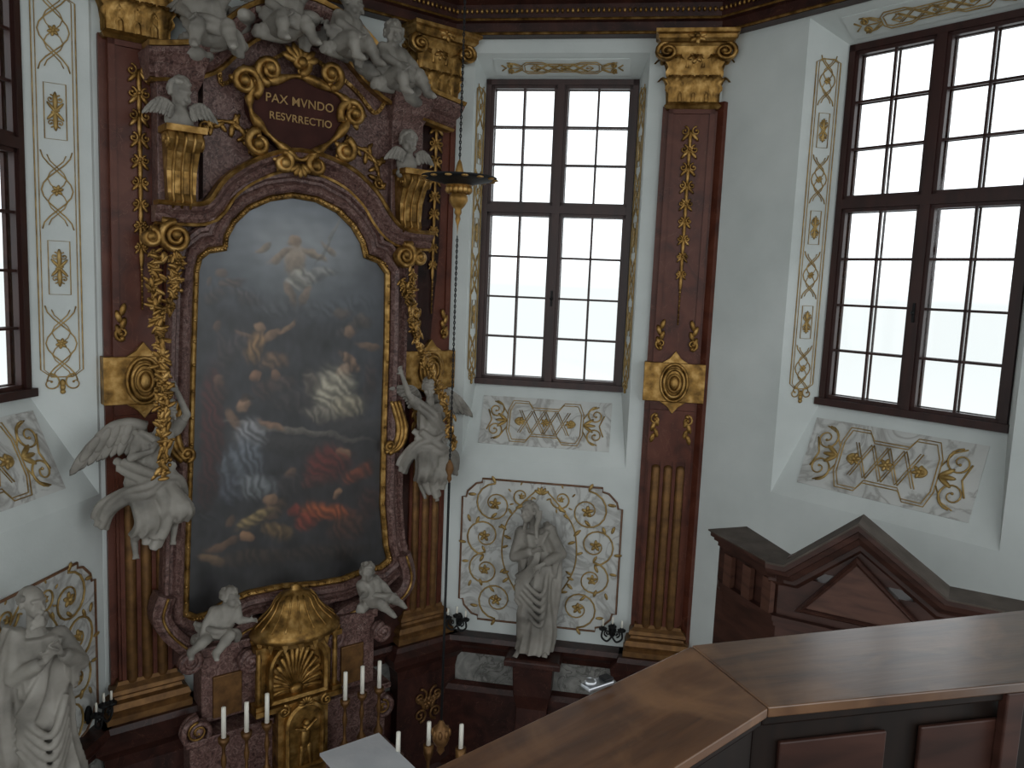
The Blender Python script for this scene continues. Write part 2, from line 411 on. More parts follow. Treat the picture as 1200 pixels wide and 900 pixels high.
def window(w,name,iu,iz,zt,label):
    y=REC; u0_,u1=iu;z0,z1=iz; um=(u0_+u1)/2; e=.07
    def grid(mb,y,d,hw,s):
        def bar(a,b,c,dd,y0,y1): mb.box(a,b,y0,y1,c,dd)
        for (a,b) in((u0_+e,um-.05),(um+.05,u1-e)):
            for (c,dz,nr) in((z0+.06,zt-.05,4),(zt+.05,z1-e,3)):
                bar(a,a+s,c,dz,y-d,y+d);bar(b-s,b,c,dz,y-d,y+d);bar(a,b,c,c+s,y-d,y+d);bar(a,b,dz-s,dz,y-d,y+d)
                m_=(a+b)/2; bar(m_-hw,m_+hw,c+s,dz-s,y-d*.5,y+d*.5)
                for k in range(1,nr):
                    zz=c+s+(dz-c-2*s)*k/nr; bar(a+s,b-s,zz-hw,zz+hw,y-d*.5,y+d*.5)
    mb=MB(w.M)
    mb.box(u0_,u0_+e,y-.05,y+.08,z0,z1);mb.box(u1-e,u1,y-.05,y+.08,z0,z1);mb.box(u0_,u1,y-.05,y+.08,z1-e,z1);mb.box(u0_-.03,u1+.03,y-.09,y+.08,z0-.02,z0+.06)
    mb.box(u0_+e,u1-e,y-.06,y+.05,zt-.05,zt+.05); mb.box(um-.05,um+.05,y-.055,y+.05,z0+.06,z1-e)
    grid(mb,y,.03,.013,.04)
    ob=mb.build(name,m_frame,kind="structure",label=label)
    g_=MB(w.M)
    g_.add([(u0_+e,y,z0+.05),(u1-e,y,z0+.05),(u1-e,y,z1-e),(u0_+e,y,z1-e)],[(0,1,2,3)],False)
    g_.build("glass",mg,parent=ob,label="clear window panes")
    mb=MB(w.M); grid(mb,y+.09,.02,.010,.045); mb.box(um-.05,um+.05,y+.07,y+.11,z0,z1); mb.box(u0_,u1,y+.07,y+.11,zt-.05,zt+.05)
    mb.build("outer_sash",m_case,parent=ob,label="second outer casement of thin glazing bars")
    mb=MB(w.M)
    mb.box(um-.012,um+.012,y-.075,y-.05,zt-1.25,zt-1.05); mb.ell((um,y-.085,zt-1.15),.022)
    mb.build("window_latch",m_black,parent=ob)
    return ob
wr=-REC
ic=(wC.hit(565,270,wr)[0],wC.hit(739,270,wr)[0]); izc=(wC.hit(645,452,wr)[1],wC.hit(658,94,wr)[1])
oc=(wC.hit(549,300,0)[0],wC.hit(748,300,0)[0]); ozc=(wC.hit(640,542,0)[1],wC.hit(655,62,0)[1])
ztc=wC.hit(652,246,wr)[1]
OC,IC=wallhole(wC,"wall_back",oc,ozc,ic,izc)
window(wC,"window_1",ic,izc,ztc,"tall dark-red casement window above gilded statue panel")
idd=(wD.hit(980,265,wr)[0],wD.hit(1196,250,wr)[0]+.11); izd=(wD.hit(967,472,wr)[1],wD.hit(992,56,wr)[1])
od=(wD.hit(926,300,0)[0],idd[1]+.2); ozd=(wD.hit(907,578,0)[1],wD.hit(945,22,0)[1])
OD,ID=wallhole(wD,"wall_right",od,ozd,idd,izd)
window(wD,"window_2",idd,izd,wD.hit(986,240,wr)[1],"large dark-red casement window with paired upper and lower sashes")
ia1=wA.hit(27,300,wr)[0]; ia=(ia1-2.0,ia1); oa1=wA.hit(110,300,0)[0]; oa=(ia[0]-.35,oa1)
iza=(wA.hit(30,462,wr)[1],izc[1]); oza=(wA.hit(114,580,0)[1],ozc[1])
OA,IA=wallhole(wA,"wall_left",oa,oza,ia,iza)
window(wA,"window_3",ia,iza,iza[0]+(ztc-izc[0]),"dark-red casement window beside gilded strapwork reveal")
mb=MB(wB.M); mb.add([(0,0,0),(wB.L,0,0),(wB.L,0,ZW),(0,0,ZW)],[(0,1,2,3)],False); mb.build("wall_altar",m_wall,kind="structure",label="plaster wall behind the high altar")
def to3(w,p): return w.M@V(p)
def revealstrip(w,O,I,i0,i1,W,name,label):
    a=(to3(w,O[i0])+to3(w,I[i0]))/2; b=(to3(w,O[i1])+to3(w,I[i1]))/2
    U=(to3(w,I[i0])-to3(w,O[i0])); U.z=0; 
    if w is wA or (i0 in(1,2)): U=-U
    zlo=max(to3(w,O[i0]).z,to3(w,I[i0]).z)+.12; zhi=min(b.z,to3(w,I[i1]).z,to3(w,O[i1]).z)-.12
    O_=V((a.x,a.y,zlo))
    T=frame3(O_,U,V((0,0,1)))
    c=w.P((O[0][0]+O[1][0])/2,1.0,0); 
    N=-(T.to_3x3()@V((0,1,0)))
    if N.dot(V((c.x,c.y,0))-V((a.x,a.y,0)))<0: T=frame3(O_,-U,V((0,0,1)))
    mb=MB(T@Matrix.Translation((0,-.008,0))); strip(mb,W,zhi-zlo)
    return mb.build(name,m_goldl,label=label,cat="wall ornament",group="gilded strapwork strips")
lab="tall strip of gilded strapwork with lattice and florets on window reveal"
revealstrip(wA,OA,IA,1,2,.36,"gilded_strip_ornament",lab)
revealstrip(wD,OD,ID,0,3,.28,"gilded_strip_ornament",lab)
revealstrip(wC,OC,IC,0,3,.28,"gilded_strip_ornament",lab)
revealstrip(wC,OC,IC,1,2,.28,"gilded_strip_ornament",lab)
def slopepanel(w,O,I,top,W,Hh,off,label,name):
    if top: a=(to3(w,O[3])+to3(w,O[2]))/2; b=(to3(w,I[3])+to3(w,I[2]))/2
    else: a=(to3(w,O[0])+to3(w,O[1]))/2; b=(to3(w,I[0])+to3(w,I[1]))/2
    d=V((w.d.x,w.d.y,0)); c=(a+b)/2+d*off
    Vv=(b-a) if not top else (a-b)
    T=frame3(c,d,Vv)
    e=empty(name,c,label,"wall ornament")
    mb=MB(T); mb.box(-W/2,W/2,-.012,.004,-Hh/2,Hh/2); mb.build("marble_panel",m_panel if not top else m_wall,parent=e)
    mb=MB(T@Matrix.Translation((0,-.018,0))); sillpan(mb,W,Hh); mb.build("gilded_relief",m_goldl,parent=e)
L1="white veined marble sill panel with gilded strapwork below window"
slopepanel(wC,OC,IC,False,1.72,.66,0,L1,"sill_panel")
slopepanel(wD,OD,ID,False,1.82,.78,-.03,L1,"sill_panel")
slopepanel(wA,OA,IA,False,1.8,.8,.06,L1,"sill_panel")
L2="narrow gilded scroll ornament on window soffit"
slopepanel(wC,OC,IC,True,1.7,.3,0,L2,"soffit_panel")
slopepanel(wD,OD,ID,True,1.8,.32,0,L2,"soffit_panel")
def wallpanel(w,cu,cz,W,Hh):
    T=w.M@Matrix.Translation((cu,0,cz)); e=empty("wall_panel",T@V((0,0,-Hh/2)),"veined marble wall panel framed by gilded foliate scrolls","wall panel")
    mb=MB(T); mb.prism([(p[0],p[2]) for p in outl(W/2,Hh/2,.2)],-.012,.002); mb.build("marble_panel",m_panel,parent=e)
    T2=T@Matrix.Translation((0,-.016,0))
    mb=MB(T2); mb.tube(outl(W/2,Hh/2,.2),.014,closed=True,seg=6); mb.build("panel_outline",m_brown,parent=e,label="thin reddish-brown outline moulding")
    mb=MB(T2); statpan(mb,W,Hh); mb.build("gilded_relief",m_goldl,parent=e)
a=wC.hit(540,650); b=wC.hit(726,650); zt_=wC.hit(635,566)[1]; zb_=wC.hit(630,732)[1]
wallpanel(wC,(a[0]+b[0])/2,(zt_+zb_)/2,b[0]-a[0],zt_-zb_)
ra_=wA.hit(110,700)[0]; zt2=wA.hit(100,645)[1]
wallpanel(wA,ra_-.95,zt2-1.0,1.9,1.85)
mb=MB(); mb.add([(-9,-7,0),(12,-7,0),(12,13,0),(-9,13,0)],[(0,1,2,3)],False); mb.build("floor",m_floor,kind="structure",label="stone chapel floor")
mb=MB(); mb.add([(-9,-5,ZW),(12,-5,ZW),(12,12.5,ZW),(-9,12.5,ZW)],[(0,1,2,3)],False); mb.build("ceiling",m_ceil,kind="structure",label="unseen plaster ceiling over the apse, extended over the nave to limit sky light")  # out of view; carried past the apse to hold back light from above
plan=[wA.o,cL,cM,cR,cR+dD*6.5]
def plansweep(mb,prof,pts=plan):
    n=len(pts); vs=[];m=len(prof)
    for i in range(n):
        a=(pts[i]-pts[i-1]).normalized() if i>0 else (pts[1]-pts[0]).normalized()
        b=(pts[i+1]-pts[i]).normalized() if i<n-1 else a
        na=V((a.y,-a.x));nb=V((b.y,-b.x));k=(na+nb).normalized();k=k/max(.4,k.dot(na))
        for o_,z in prof: q=pts[i]+k*o_; vs.append((q.x,q.y,z))
    fs=[(i*m+j,i*m+j+1,(i+1)*m+j+1,(i+1)*m+j) for i in range(n-1) for j in range(m-1)]
    mb.add(vs,fs,False)
CAPH=.80; ZC=ZT+CAPH
mb=MB(); plansweep(mb,[(0,ZC),(.16,ZC),(.16,ZC+.14),(.2,ZC+.16),(.2,ZC+.34),(.26,ZC+.38),(.26,ZC+.42),(.14,ZC+.44),(.14,ZC+.8),(.25,ZC+.86),(.32,ZC+.95),(.5,ZC+1.0),(.5,ZC+1.12),(.6,ZC+1.2),(.6,ZC+1.26),(0,ZC+1.28)])
ent=mb.build("trim_1",m_dark,kind="structure",label="dark red marble entablature")
mb=MB()
for o_,z,r in((.17,ZC+.02,.016),(.21,ZC+.17,.014),(.27,ZC+.4,.022),(.34,ZC+.93,.02)):
    plansweep(mb,[(o_,z-r),(o_+r,z),(o_,z+r)])
for w in(wB,wC,wD,wA):
    mb.T=w.M; n=int(w.L/.06)
    for i in range(n): mb.ell(((i+.5)*w.L/n,-.22,ZC+.26),(.02,.02,.028),q=(6,4))
mb.build("gilded_bead_moulding",m_gold,parent=ent)
mb=MB(); plansweep(mb,[(0,ZB-.3),(.2,ZB-.3),(.22,ZB-.36),(.2,ZB-.42),(.15,ZB-.48),(.12,ZB-.56)])
plansweep(mb,[(.12,ZB-.95),(.2,ZB-.98),(.24,ZB-1.04),(.24,ZB-1.12),(.18,ZB-1.15),(.18,.45),(.3,.4),(.3,0)])
mb.build("trim_2",m_dark,kind="structure",label="dark red marble dado mouldings")
mb=MB(); plansweep(mb,[(.12,ZB-.5),(.12,ZB-1.0)]); mb.build("trim_3",m_grey,kind="structure",label="grey veined marble dado band")
# ------------------------------------------------------------ pilasters
def pilaster(w,u,label):
    T=w.M@Matrix.Translation((u,0,0)); e=empty("pilaster",T@V((0,-.1,0)),label,"pilaster","marble pilasters with gilded capitals")
    hw=.27; d=.12
    mb=MB(T)
    mb.box(-hw-.07,hw+.07,-.06,0,ZB,ZT)
    mb.box(-hw,hw,-d,-.05,ZB,ZT)
    zm=ZT-.505*H
    for s_ in(-1,1):
        mb.box(s_*(hw-.03)-.03,s_*(hw-.03)+.03,-d-.025,-d,zm+.5,ZT)
    for k in range(4):
        x=-hw+.045+k*(2*hw-.09)/3
        mb.box(x-.02,x+.02,-d-.03,-d,ZB,ZB+2.25)
    mb.box(-hw,hw,-d-.025,-d,ZT-.1,ZT)
    mb.box(-hw,hw,-d-.03,-d,ZB+2.25,zm-.35)
    mb.build("shaft",m_red,parent=e)
    for k in range(3):
        mb=MB(T); x=-hw+.045+(k+.5)*(2*hw-.09)/3
        mb.cap((x,-d-.0,ZB+.1),(x,-d-.0,ZB+2.14),.06,.06,10)
        mb.build("gilded_flute",m_goldd,parent=e)
    mb=MB(T); mb.box(-hw-.1,hw+.1,-d-.05,0,zm-.24,zm+.24)
    for rr,yy in((.2,.03),(.15,.06),(.09,.075)):
        mb.tube([(rr*.8*math.cos(t*pi/12),-d-.04-yy,zm+rr*1.15*math.sin(t*pi/12)) for t in range(24)],.022,closed=True)
    mb.ell((0,-d-.05,zm),(.15,.05,.22)); mb.ell((0,-d-.1,zm),(.06,.04,.09))
    for s_ in(-1,1):
        mb.prism([(-.16,zm+s_*.24),(.16,zm+s_*.24),(.07,zm+s_*.3),(0,zm+s_*.39),(-.07,zm+s_*.3)],-d-.06,0)
    mb.build("gilded_medallion",m_gold,parent=e,bevel=.008)
    mb=MB(T@Matrix.Translation((0,-d-.02,0)))
    zt=ZT-.3
    for k in range(9):
        z=zt-k*.21; s=.11*(1-.05*k)
        for s_ in(-1,1):
            curl(mb,s_*s*.62,z,s*.5,pi/2,1.1,s_,.012)
            leaf(mb,0,z,-pi/2+s_*.7,s*1.4,s*.42)
        leaf(mb,0,z+.02,-pi/2,.24,.045)
        if k%3==1: floret(mb,0,z,.06)
    mb.tube([(0,-.005,zt),(0,-.005,zt-2.3)],.009)
    for k in range(8):
        mb.ell((0,-.01,zt-1.9-k*.055),.017-.001*k,q=(6,5))
    mb.build("gilded_pendant_ornament",m_gold,parent=e)
    for s_ in(-1,1):
        for sz in(1,-1):
            mb=MB(T@Matrix.Translation((0,-d-.02,0)))
            z=zm+sz*.47
            curl(mb,s_*.19,z,.07,-pi/2*sz,1.2,s_*sz,.017); mb.ell((s_*.19,-.01,z-sz*.05),.03,q=(8,5))
            for k in range(4): leaf(mb,s_*.2,z+sz*(-.04+.07*k),pi/2*sz+s_*.3*(1 if k%2 else -1),.14,.06)
            mb.build("gilded_leaf_scroll",m_gold,parent=e)
    TC=T@Matrix.Translation((0,0,ZT))@Matrix.Diagonal((1,1,CAPH,1))
    mb=MB(TC); mb.rings([(-.06,hw+.03,d+.04),(-.02,hw+.06,d+.07),(.02,hw+.03,d+.04),(.05,hw,d+.02),(.5,hw+.02,d+.05),(.8,hw+.1,d+.12),(.84,hw+.12,d+.14)])
    mb.rings([(.84,hw+.14,d+.2),(.88,hw+.17,d+.23),(.93,hw+.17,d+.23),(.95,hw+.2,d+.27),(1.0,hw+.2,d+.27)])
    for row,(z,h_,n,wd,out) in enumerate([(.04,.36,4,.17,.12),(.18,.5,3,.17,.17)]):
        for i in range(n):
            x=-hw+.04+(i)*(2*hw-.08)/(n-1); acan(mb,x,-d-.02,z,h_,wd,out)
        for s_ in(-1,1): acan(mb,s_*(hw+.01),-.06,z,h_,wd,out,ax=s_*pi/2*.9)
    for s_ in(-1,1):
        mb.T=TC@Matrix.Translation((s_*(hw+.06),-d-.1,.72)); 
        curl(mb,0,0,.13,pi/2,1.8,-s_,.032); curl(mb,0,0,.13,pi/2,1.8,-s_,.03,y=-.04)
        mb.tube(cr([(0,0,.13),(-s_*.1,.02,.1),(-s_*.22,.04,-.06),(-s_*.24,.06,-.2)],5),.028)
        mb.T=TC@Matrix.Translation((s_*(hw+.1),-.02,.72))@Matrix.Rotation(s_*pi/2,4,'Z')
        curl(mb,0,0,.12,pi/2,1.8,-1,.03)
    mb.T=TC@Matrix.Translation((0,-d-.22,.9)); floret(mb,0,0,.12,7); mb.T=TC@Matrix.Translation((0,-d-.08,.66)); floret(mb,0,0,.1,6)
    mb.build("capital",m_gold,parent=e)
    mb=MB(T); mb.rings([(ZB-.3,hw+.15,d+.15),(ZB-.23,hw+.15,d+.15),(ZB-.21,hw+.12,d+.12),(ZB-.16,hw+.14,d+.14),(ZB-.1,hw+.12,d+.12),(ZB-.08,hw+.07,d+.07),(ZB-.05,hw+.06,d+.06),(ZB-.02,hw+.09,d+.09),(ZB+.02,hw+.08,d+.08),(ZB+.06,hw+.03,d+.04),(ZB+.1,hw+.02,d+.035)])
    mb.build("base",m_goldd,parent=e)
    mb=MB(T); mb.rings([(0,hw+.3,d+.3),(.3,hw+.3,d+.3),(.4,hw+.2,d+.22),(ZB-.75,hw+.18,d+.2),(ZB-.62,hw+.2,d+.22),(ZB-.52,hw+.28,d+.28),(ZB-.42,hw+.3,d+.3),(ZB-.36,hw+.22,d+.22),(ZB-.3,hw+.2,d+.2)])
    mb.build("pedestal",m_dark,parent=e)
    mb=MB(T@Matrix.Translation((0,-d-.22,ZB-1.15)))
    for s_ in(-1,1):
        curl(mb,s_*.12,.1,.11,pi/2,1.4,s_,.018); curl(mb,s_*.12,-.15,.1,-pi/2,1.4,-s_,.018)
        for k in range(4): leaf(mb,s_*.04,.05*k-.1,pi/2-s_*(.4+.3*k),.16,.06)
    floret(mb,0,0,.1); mb.build("pedestal_ornament",m_goldd,parent=e)
    return e
uL=.38; uM=wB.L-.30; uR=wC.L-.34
pilaster(wB,uL,"red marble pilaster with gilded capital and medallion beside altarpiece")
pilaster(wB,uM,"red marble pilaster partly covered by altarpiece crown")
pilaster(wC,uR,"red marble pilaster with gilded pendant ornament between two windows")
mb=MB(wD.M); mb.box(0,.1,-.07,0,ZB-.3,ZT+.05); mb.build("trim_4",m_red,kind="structure",label="red marble corner return beside pilaster")
# ------------------------------------------------------------ altarpiece
B=wB
def H2(lst,w): return [B.hit(x,y,w) for x,y in lst]
ALT=empty("altarpiece",B.P(B.L/2,.2,0),"mauve marble and gilt baroque altarpiece framing a dark painting","altarpiece")
def sub(mb,name,m,label=None,bevel=0): return mb.build(name,m,parent=ALT,label=label,bevel=bevel)
mb=MB(B.M); mb.prism(H2([(188,780),(190,240),(186,75),(240,62),(300,30),(345,20),(395,35),(440,75),(485,112),(520,130),(514,300),(492,520),(474,760)],.12),-.12,-.01); sub(mb,"back_slab",m_dark)
mb=MB(B.M); mb.prism(H2([(196,738),(202,600),(206,450),(208,300),(214,250),(262,212),(300,188),(350,178),(400,198),(440,235),(468,280),(474,420),(463,600),(478,640),(474,690),(440,712),(340,730),(240,765),(205,755)],.2),-.2,-.12); sub(mb,"inner_slab",m_pink)
mb=MB(B.M); mb.prism(H2([(238,232),(238,72),(262,58),(300,38),(345,28),(392,46),(430,85),(458,118),(462,265),(440,232),(400,192),(350,173),(300,182),(262,206)],.25),-.25,-.12); sub(mb,"attic_panel",m_pink)
OUT=[(217,718),(219,640),(223,520),(226,400),(229,318),(233,302),(243,294),(262,291),(264,277),(273,260),(290,244),(315,233),(342,229),(370,234),(395,247),(413,265),(424,284),(428,300),(443,306),(453,320),(452,400),(449,500),(447,590),(451,638),(455,655),(445,664),(425,668),(400,678),(370,683),(330,686),(290,694),(262,706),(245,718),(230,723)]
PW=.26
pout=H2(OUT,PW)
us=[p[0] for p in pout];zs=[p[1] for p in pout]
def inside(x,z,P):
    c=False;n=len(P);j=n-1
    for i in range(n):
        xi,zi=P[i];xj,zj=P[j]
        if (zi>z)!=(zj>z) and x<(xj-xi)*(z-zi)/(zj-zi)+xi: c=not c
        j=i
    return c
st=.0105; nx=int((max(us)-min(us))/st)+2; nz=int((max(zs)-min(zs))/st)+2
BL=[
(340,268,85,46,0,(132,140,150),.8,1.5,0),(345,300,60,40,0,(160,162,162),.6,1.5,0),(300,330,70,20,10,(84,90,98),.55,1.5,0),(400,345,50,24,-8,(98,104,112),.55,1.5,0),  # pale painted sky, with reflected haze put into these top colours
(440,400,20,90,0,(70,74,82),.5,1.5,0),(270,300,30,30,0,(80,86,94),.5,1.5,0),(300,470,60,60,0,(44,42,46),.5,1.5,0),(400,560,50,60,0,(44,36,36),.5,1.5,0),
(278,345,34,9,-12,(92,96,106),.6,3,1),(400,362,36,9,10,(96,100,108),.6,3,1),(345,362,40,8,0,(110,112,118),.5,3,1),
(345,283,7,8,0,(178,150,126),.95,7,0),(347,306,12,17,-15,(186,164,142),.9,6,0),(328,300,16,4.5,25,(174,150,128),.9,6,0),(309,291,10,3.5,30,(170,148,126),.85,6,0),(368,298,15,4.5,-20,(174,152,130),.9,6,0),(385,290,9,3.5,-30,(168,146,126),.8,6,0),(352,328,15,12,30,(190,184,172),.9,6,1),(374,322,20,7,15,(170,166,160),.75,5,1),(341,345,5,15,20,(156,132,112),.8,6,0),(357,346,5,13,-25,(156,132,112),.8,6,0),(388,275,2,36,-25,(150,146,140),.6,6,0),
(262,322,7,7,0,(136,108,88),.7,6,0),(272,334,15,6,20,(116,94,80),.7,5,1),(288,350,18,7,-15,(102,92,90),.65,4,1),(250,350,13,8,0,(92,76,68),.6,4,1),(245,330,5,5,0,(120,98,82),.6,6,0),(400,368,11,7,0,(120,100,86),.6,5,0),(425,375,10,8,0,(110,92,80),.6,5,1),(412,385,16,6,20,(90,78,72),.6,4,1),
(305,384,6,7,0,(176,140,110),.95,7,0),(318,396,14,6,30,(164,128,98),.85,6,0),(298,408,11,17,-20,(180,138,92),.85,5,1),(322,424,16,9,10,(146,112,84),.75,5,1),(337,384,12,3.5,40,(160,126,98),.85,6,0),(285,392,10,3.5,-30,(156,122,96),.8,6,0),(276,406,10,20,-20,(96,84,84),.6,4,1),(262,420,7,28,10,(80,66,64),.6,4,1),(255,385,6,6,0,(120,92,74),.7,6,0),
(410,388,6,7,0,(164,130,106),.85,7,0),(410,424,14,7,-40,(162,126,100),.85,6,1),(402,436,8,8,0,(180,146,120),.9,6,0),(392,460,22,26,20,(208,198,176),.95,5,1),(410,477,18,12,0,(186,174,150),.9,5,1),(378,486,22,8,-15,(160,150,136),.8,5,1),(364,450,8,14,20,(134,120,108),.7,5,1),(432,405,14,5,-10,(146,114,90),.75,6,0),(434,450,8,24,0,(76,58,54),.7,4,1),
(300,441,6,7,0,(168,124,96),.9,7,0),(322,440,5,6,0,(150,112,88),.85,7,0),(330,450,14,9,0,(112,92,84),.6,4,1),(345,470,20,12,0,(84,74,72),.6,4,1),(310,458,12,12,0,(90,66,58),.6,4,1),
(350,505,84,4,-12,(124,116,108),.9,7,0),(340,522,76,11,-11,(66,62,62),.8,5,0),(420,500,34,10,0,(74,70,70),.7,4,0),
(287,476,7,8,0,(190,150,120),.95,7,0),(290,468,8,5,0,(60,44,36),.8,6,0),(275,494,6,16,20,(150,116,92),.8,6,0),(295,510,18,17,10,(168,168,172),.9,5,1),(284,545,24,26,-20,(122,128,138),.9,5,1),(300,572,24,13,-10,(142,146,150),.85,5,1),(270,576,14,16,0,(92,96,108),.8,5,1),(318,497,15,3.5,-25,(168,130,104),.85,7,0),
(250,500,13,62,0,(92,34,30),.9,5,1),(243,560,11,40,0,(74,28,27),.8,5,1),(257,447,6,8,0,(130,96,76),.8,7,0),(258,462,10,12,0,(80,52,46),.7,5,1),
(402,531,7,8,0,(176,138,108),.9,7,0),(385,545,24,20,10,(124,48,38),.85,5,1),(420,555,18,9,20,(144,74,48),.8,5,1),(370,565,15,9,0,(102,56,48),.75,5,1),(385,600,29,10,-12,(184,94,48),.9,5,1),(360,610,13,11,20,(154,66,44),.85,5,1),(410,618,20,14,0,(100,64,48),.7,4,1),(432,590,11,18,0,(80,48,42),.7,4,1),(395,578,5,5,0,(170,130,100),.85,7,0),
(340,556,6,7,0,(130,100,80),.8,7,0),(340,570,14,14,0,(74,66,66),.7,4,1),(318,585,7,7,0,(160,124,96),.9,7,0),(322,598,14,10,30,(120,92,70),.7,5,1),(300,608,21,8,20,(176,150,102),.85,5,1),(325,624,17,9,-20,(138,110,72),.8,5,1),(289,630,7,6,0,(176,134,100),.9,7,0),(262,638,18,6,10,(128,96,72),.75,6,0),(250,656,15,6,-25,(142,112,82),.8,6,0),(300,652,40,8,-5,(72,58,46),.75,4,1),(380,648,50,10,-6,(64,50,42),.7,4,1),(345,598,7,7,0,(166,70,50),.8,6,1),(240,608,13,6,0,(62,62,66),.6,4,1),(270,610,8,5,30,(120,92,70),.7,6,0)]
bl2=[]
for (x,y,rx,ry,an,c,al,sh_,fo) in BL:
    cu,cz=B.hit(x,y,PW); eu=B.hit(x+10,y,PW)[0]-cu; ez=cz-B.hit(x,y+10,PW)[1]
    kk=.74 if sh_>2 else .95
    bl2.append((cu,cz,rx*eu/10,ry*ez/10,math.radians(an),[v*kk for v in lin(c)],al,sh_*.75 if sh_>2 else sh_,fo))
import mathutils.noise as mn
vs=[];cols=[];idx={};fs=[]
x0=min(us);z0=min(zs);zr=max(zs)-z0
for j in range(nz):
    for i in range(nx):
        x=x0+i*st;z=z0+j*st
        if not inside(x,z,pout): continue
        idx[(i,j)]=len(vs); vs.append((x,-PW,z))
        q=mn.noise(V((x*4,z*4,1)))*.05+mn.noise(V((x*13,z*13,4)))*.022; q2=mn.noise(V((x*4,z*4,7)))*.05+mn.noise(V((x*13,z*13,9)))*.022
        xx=x+q;zz=z+q2; t=(z-z0)/zr
        c=[.014+.016*t,.013+.017*t,.014+.022*t]
        nn=1+.9*mn.noise(V((x*5,z*5,3)))+.5*mn.noise(V((x*16,z*9,2)))
        c=[k*nn for k in c]
        for (cu,cz,rx,ry,an,cc,al,sp_,fo) in bl2:
            dx=xx-cu;dz=zz-cz; R_=2*max(rx,ry)
            if abs(dx)>R_ or abs(dz)>R_: continue
            a=dx*math.cos(an)+dz*math.sin(an);b_=-dx*math.sin(an)+dz*math.cos(an)
            e2=(a/rx)**2+(b_/ry)**2
            if e2>3.9: continue
            g_=al/(1+math.exp((e2-1)*sp_))
            if sp_>2: sh=.72+.38*math.tanh((-a*.5/rx+b_/ry)*1.2)+.2*mn.noise(V((a*22,b_*22,cu*5)))
            else: sh=1+.25*mn.noise(V((x*6,z*10,cu)))
            if fo: sh*=.82+.36*math.sin(a*55+b_*38+5*mn.noise(V((a*6,b_*6,cu*3))))
            for k in range(3): c[k]=c[k]*(1-g_)+cc[k]*max(.06,sh)*g_
        cols.append(c)
for (i,j),a in idx.items():
    b_=idx.get((i+1,j));c=idx.get((i+1,j+1));d=idx.get((i,j+1))
    if b_ is not None and c is not None and d is not None: fs.append((a,b_,c,d))
me=bpy.data.meshes.new("painting"); me.from_pydata([tuple(B.M@V(p)) for p in vs],[],fs)
ca=me.color_attributes.new("Col",'FLOAT_COLOR','POINT')
for k,c in enumerate(cols): ca.data[k].color=(max(0,c[0]),max(0,c[1]),max(0,c[2]),1)
me.materials.append(mp_); po=bpy.data.objects.new("painting",me); scene.collection.objects.link(po); tag(po,"dark oil painting of robed figures around a tomb beneath a rising figure"); setp(po,ALT)
mb=MB(B.M); mb.prism([(x,z) for x,z in pout],-PW+.01,-.15); sub(mb,"painting_backing",m_woodd)
mb=MB(B.M); mb.sweep(pout,[(-.03,PW),(-.03,PW+.03),(-.01,PW+.05),(.015,PW+.055),(.03,PW+.04),(.04,PW+.03),(.04,PW-.05)],closed=True)
for i,p in enumerate(cr(pout,4,True)): mb.ell((p.x,-PW-.05,p.y),(.02,.02,.02),q=(6,4))
sub(mb,"inner_gilt_frame",m_gold)
mb=MB(B.M); mb.sweep(pout,[(.035,PW-.06),(.035,PW+.06),(.06,PW+.1),(.1,PW+.12),(.13,PW+.09),(.15,PW+.05),(.18,PW+.05),(.2,PW+.1),(.235,PW+.1),(.25,PW+.05),(.25,.12)],closed=True); sub(mb,"marble_frame",m_pink)
hood=cr(H2([(180,240),(210,242),(240,240),(262,212),(298,190),(345,180),(398,197),(432,226),(452,258),(470,272),(502,276)],.3),4)
mb=MB(B.M); mb.sweep(hood,[(-.16,.2),(-.16,.34),(-.12,.38),(-.08,.36),(-.04,.42),(0,.44),(.0,.2)],side=1); sub(mb,"arched_hood",m_pink)
mb=MB(B.M); mb.sweep(hood,[(0,.3),(0,.46),(.02,.48),(.045,.46),(.045,.3)]); mb.sweep(hood,[(-.19,.25),(-.19,.36),(-.165,.37),(-.15,.33)]); sub(mb,"hood_gilding",m_gold)
ped=cr(H2([(170,64),(205,64),(236,60),(258,42),(285,22),(318,12),(352,10),(388,26),(418,50),(446,84),(478,108),(534,132)],.35),4)
mb=MB(B.M); mb.sweep(ped,[(-.2,.1),(-.2,.34),(-.16,.4),(-.1,.38),(-.08,.44),(0,.52),(.04,.54),(.06,.5),(.06,.1)]); sub(mb,"curved_pediment",m_pink)
mb=MB(B.M); mb.sweep(ped,[(.05,.3),(.05,.55),(.09,.57),(.1,.54),(.1,.3)]); mb.sweep(ped,[(-.23,.2),(-.24,.37),(-.21,.39),(-.19,.35)])
in2=cr(H2([(258,78),(262,98),(290,82),(318,70),(350,60),(392,84),(420,108),(440,132),(452,120)],.3),4)
mb.sweep(in2,[(-.02,.24),(-.02,.29),(.02,.29),(.02,.24)])
for p in in2[::1]: mb.ell((p.x,-.3,p.y),.017,q=(6,4))
sub(mb,"pediment_gilding",m_gold)
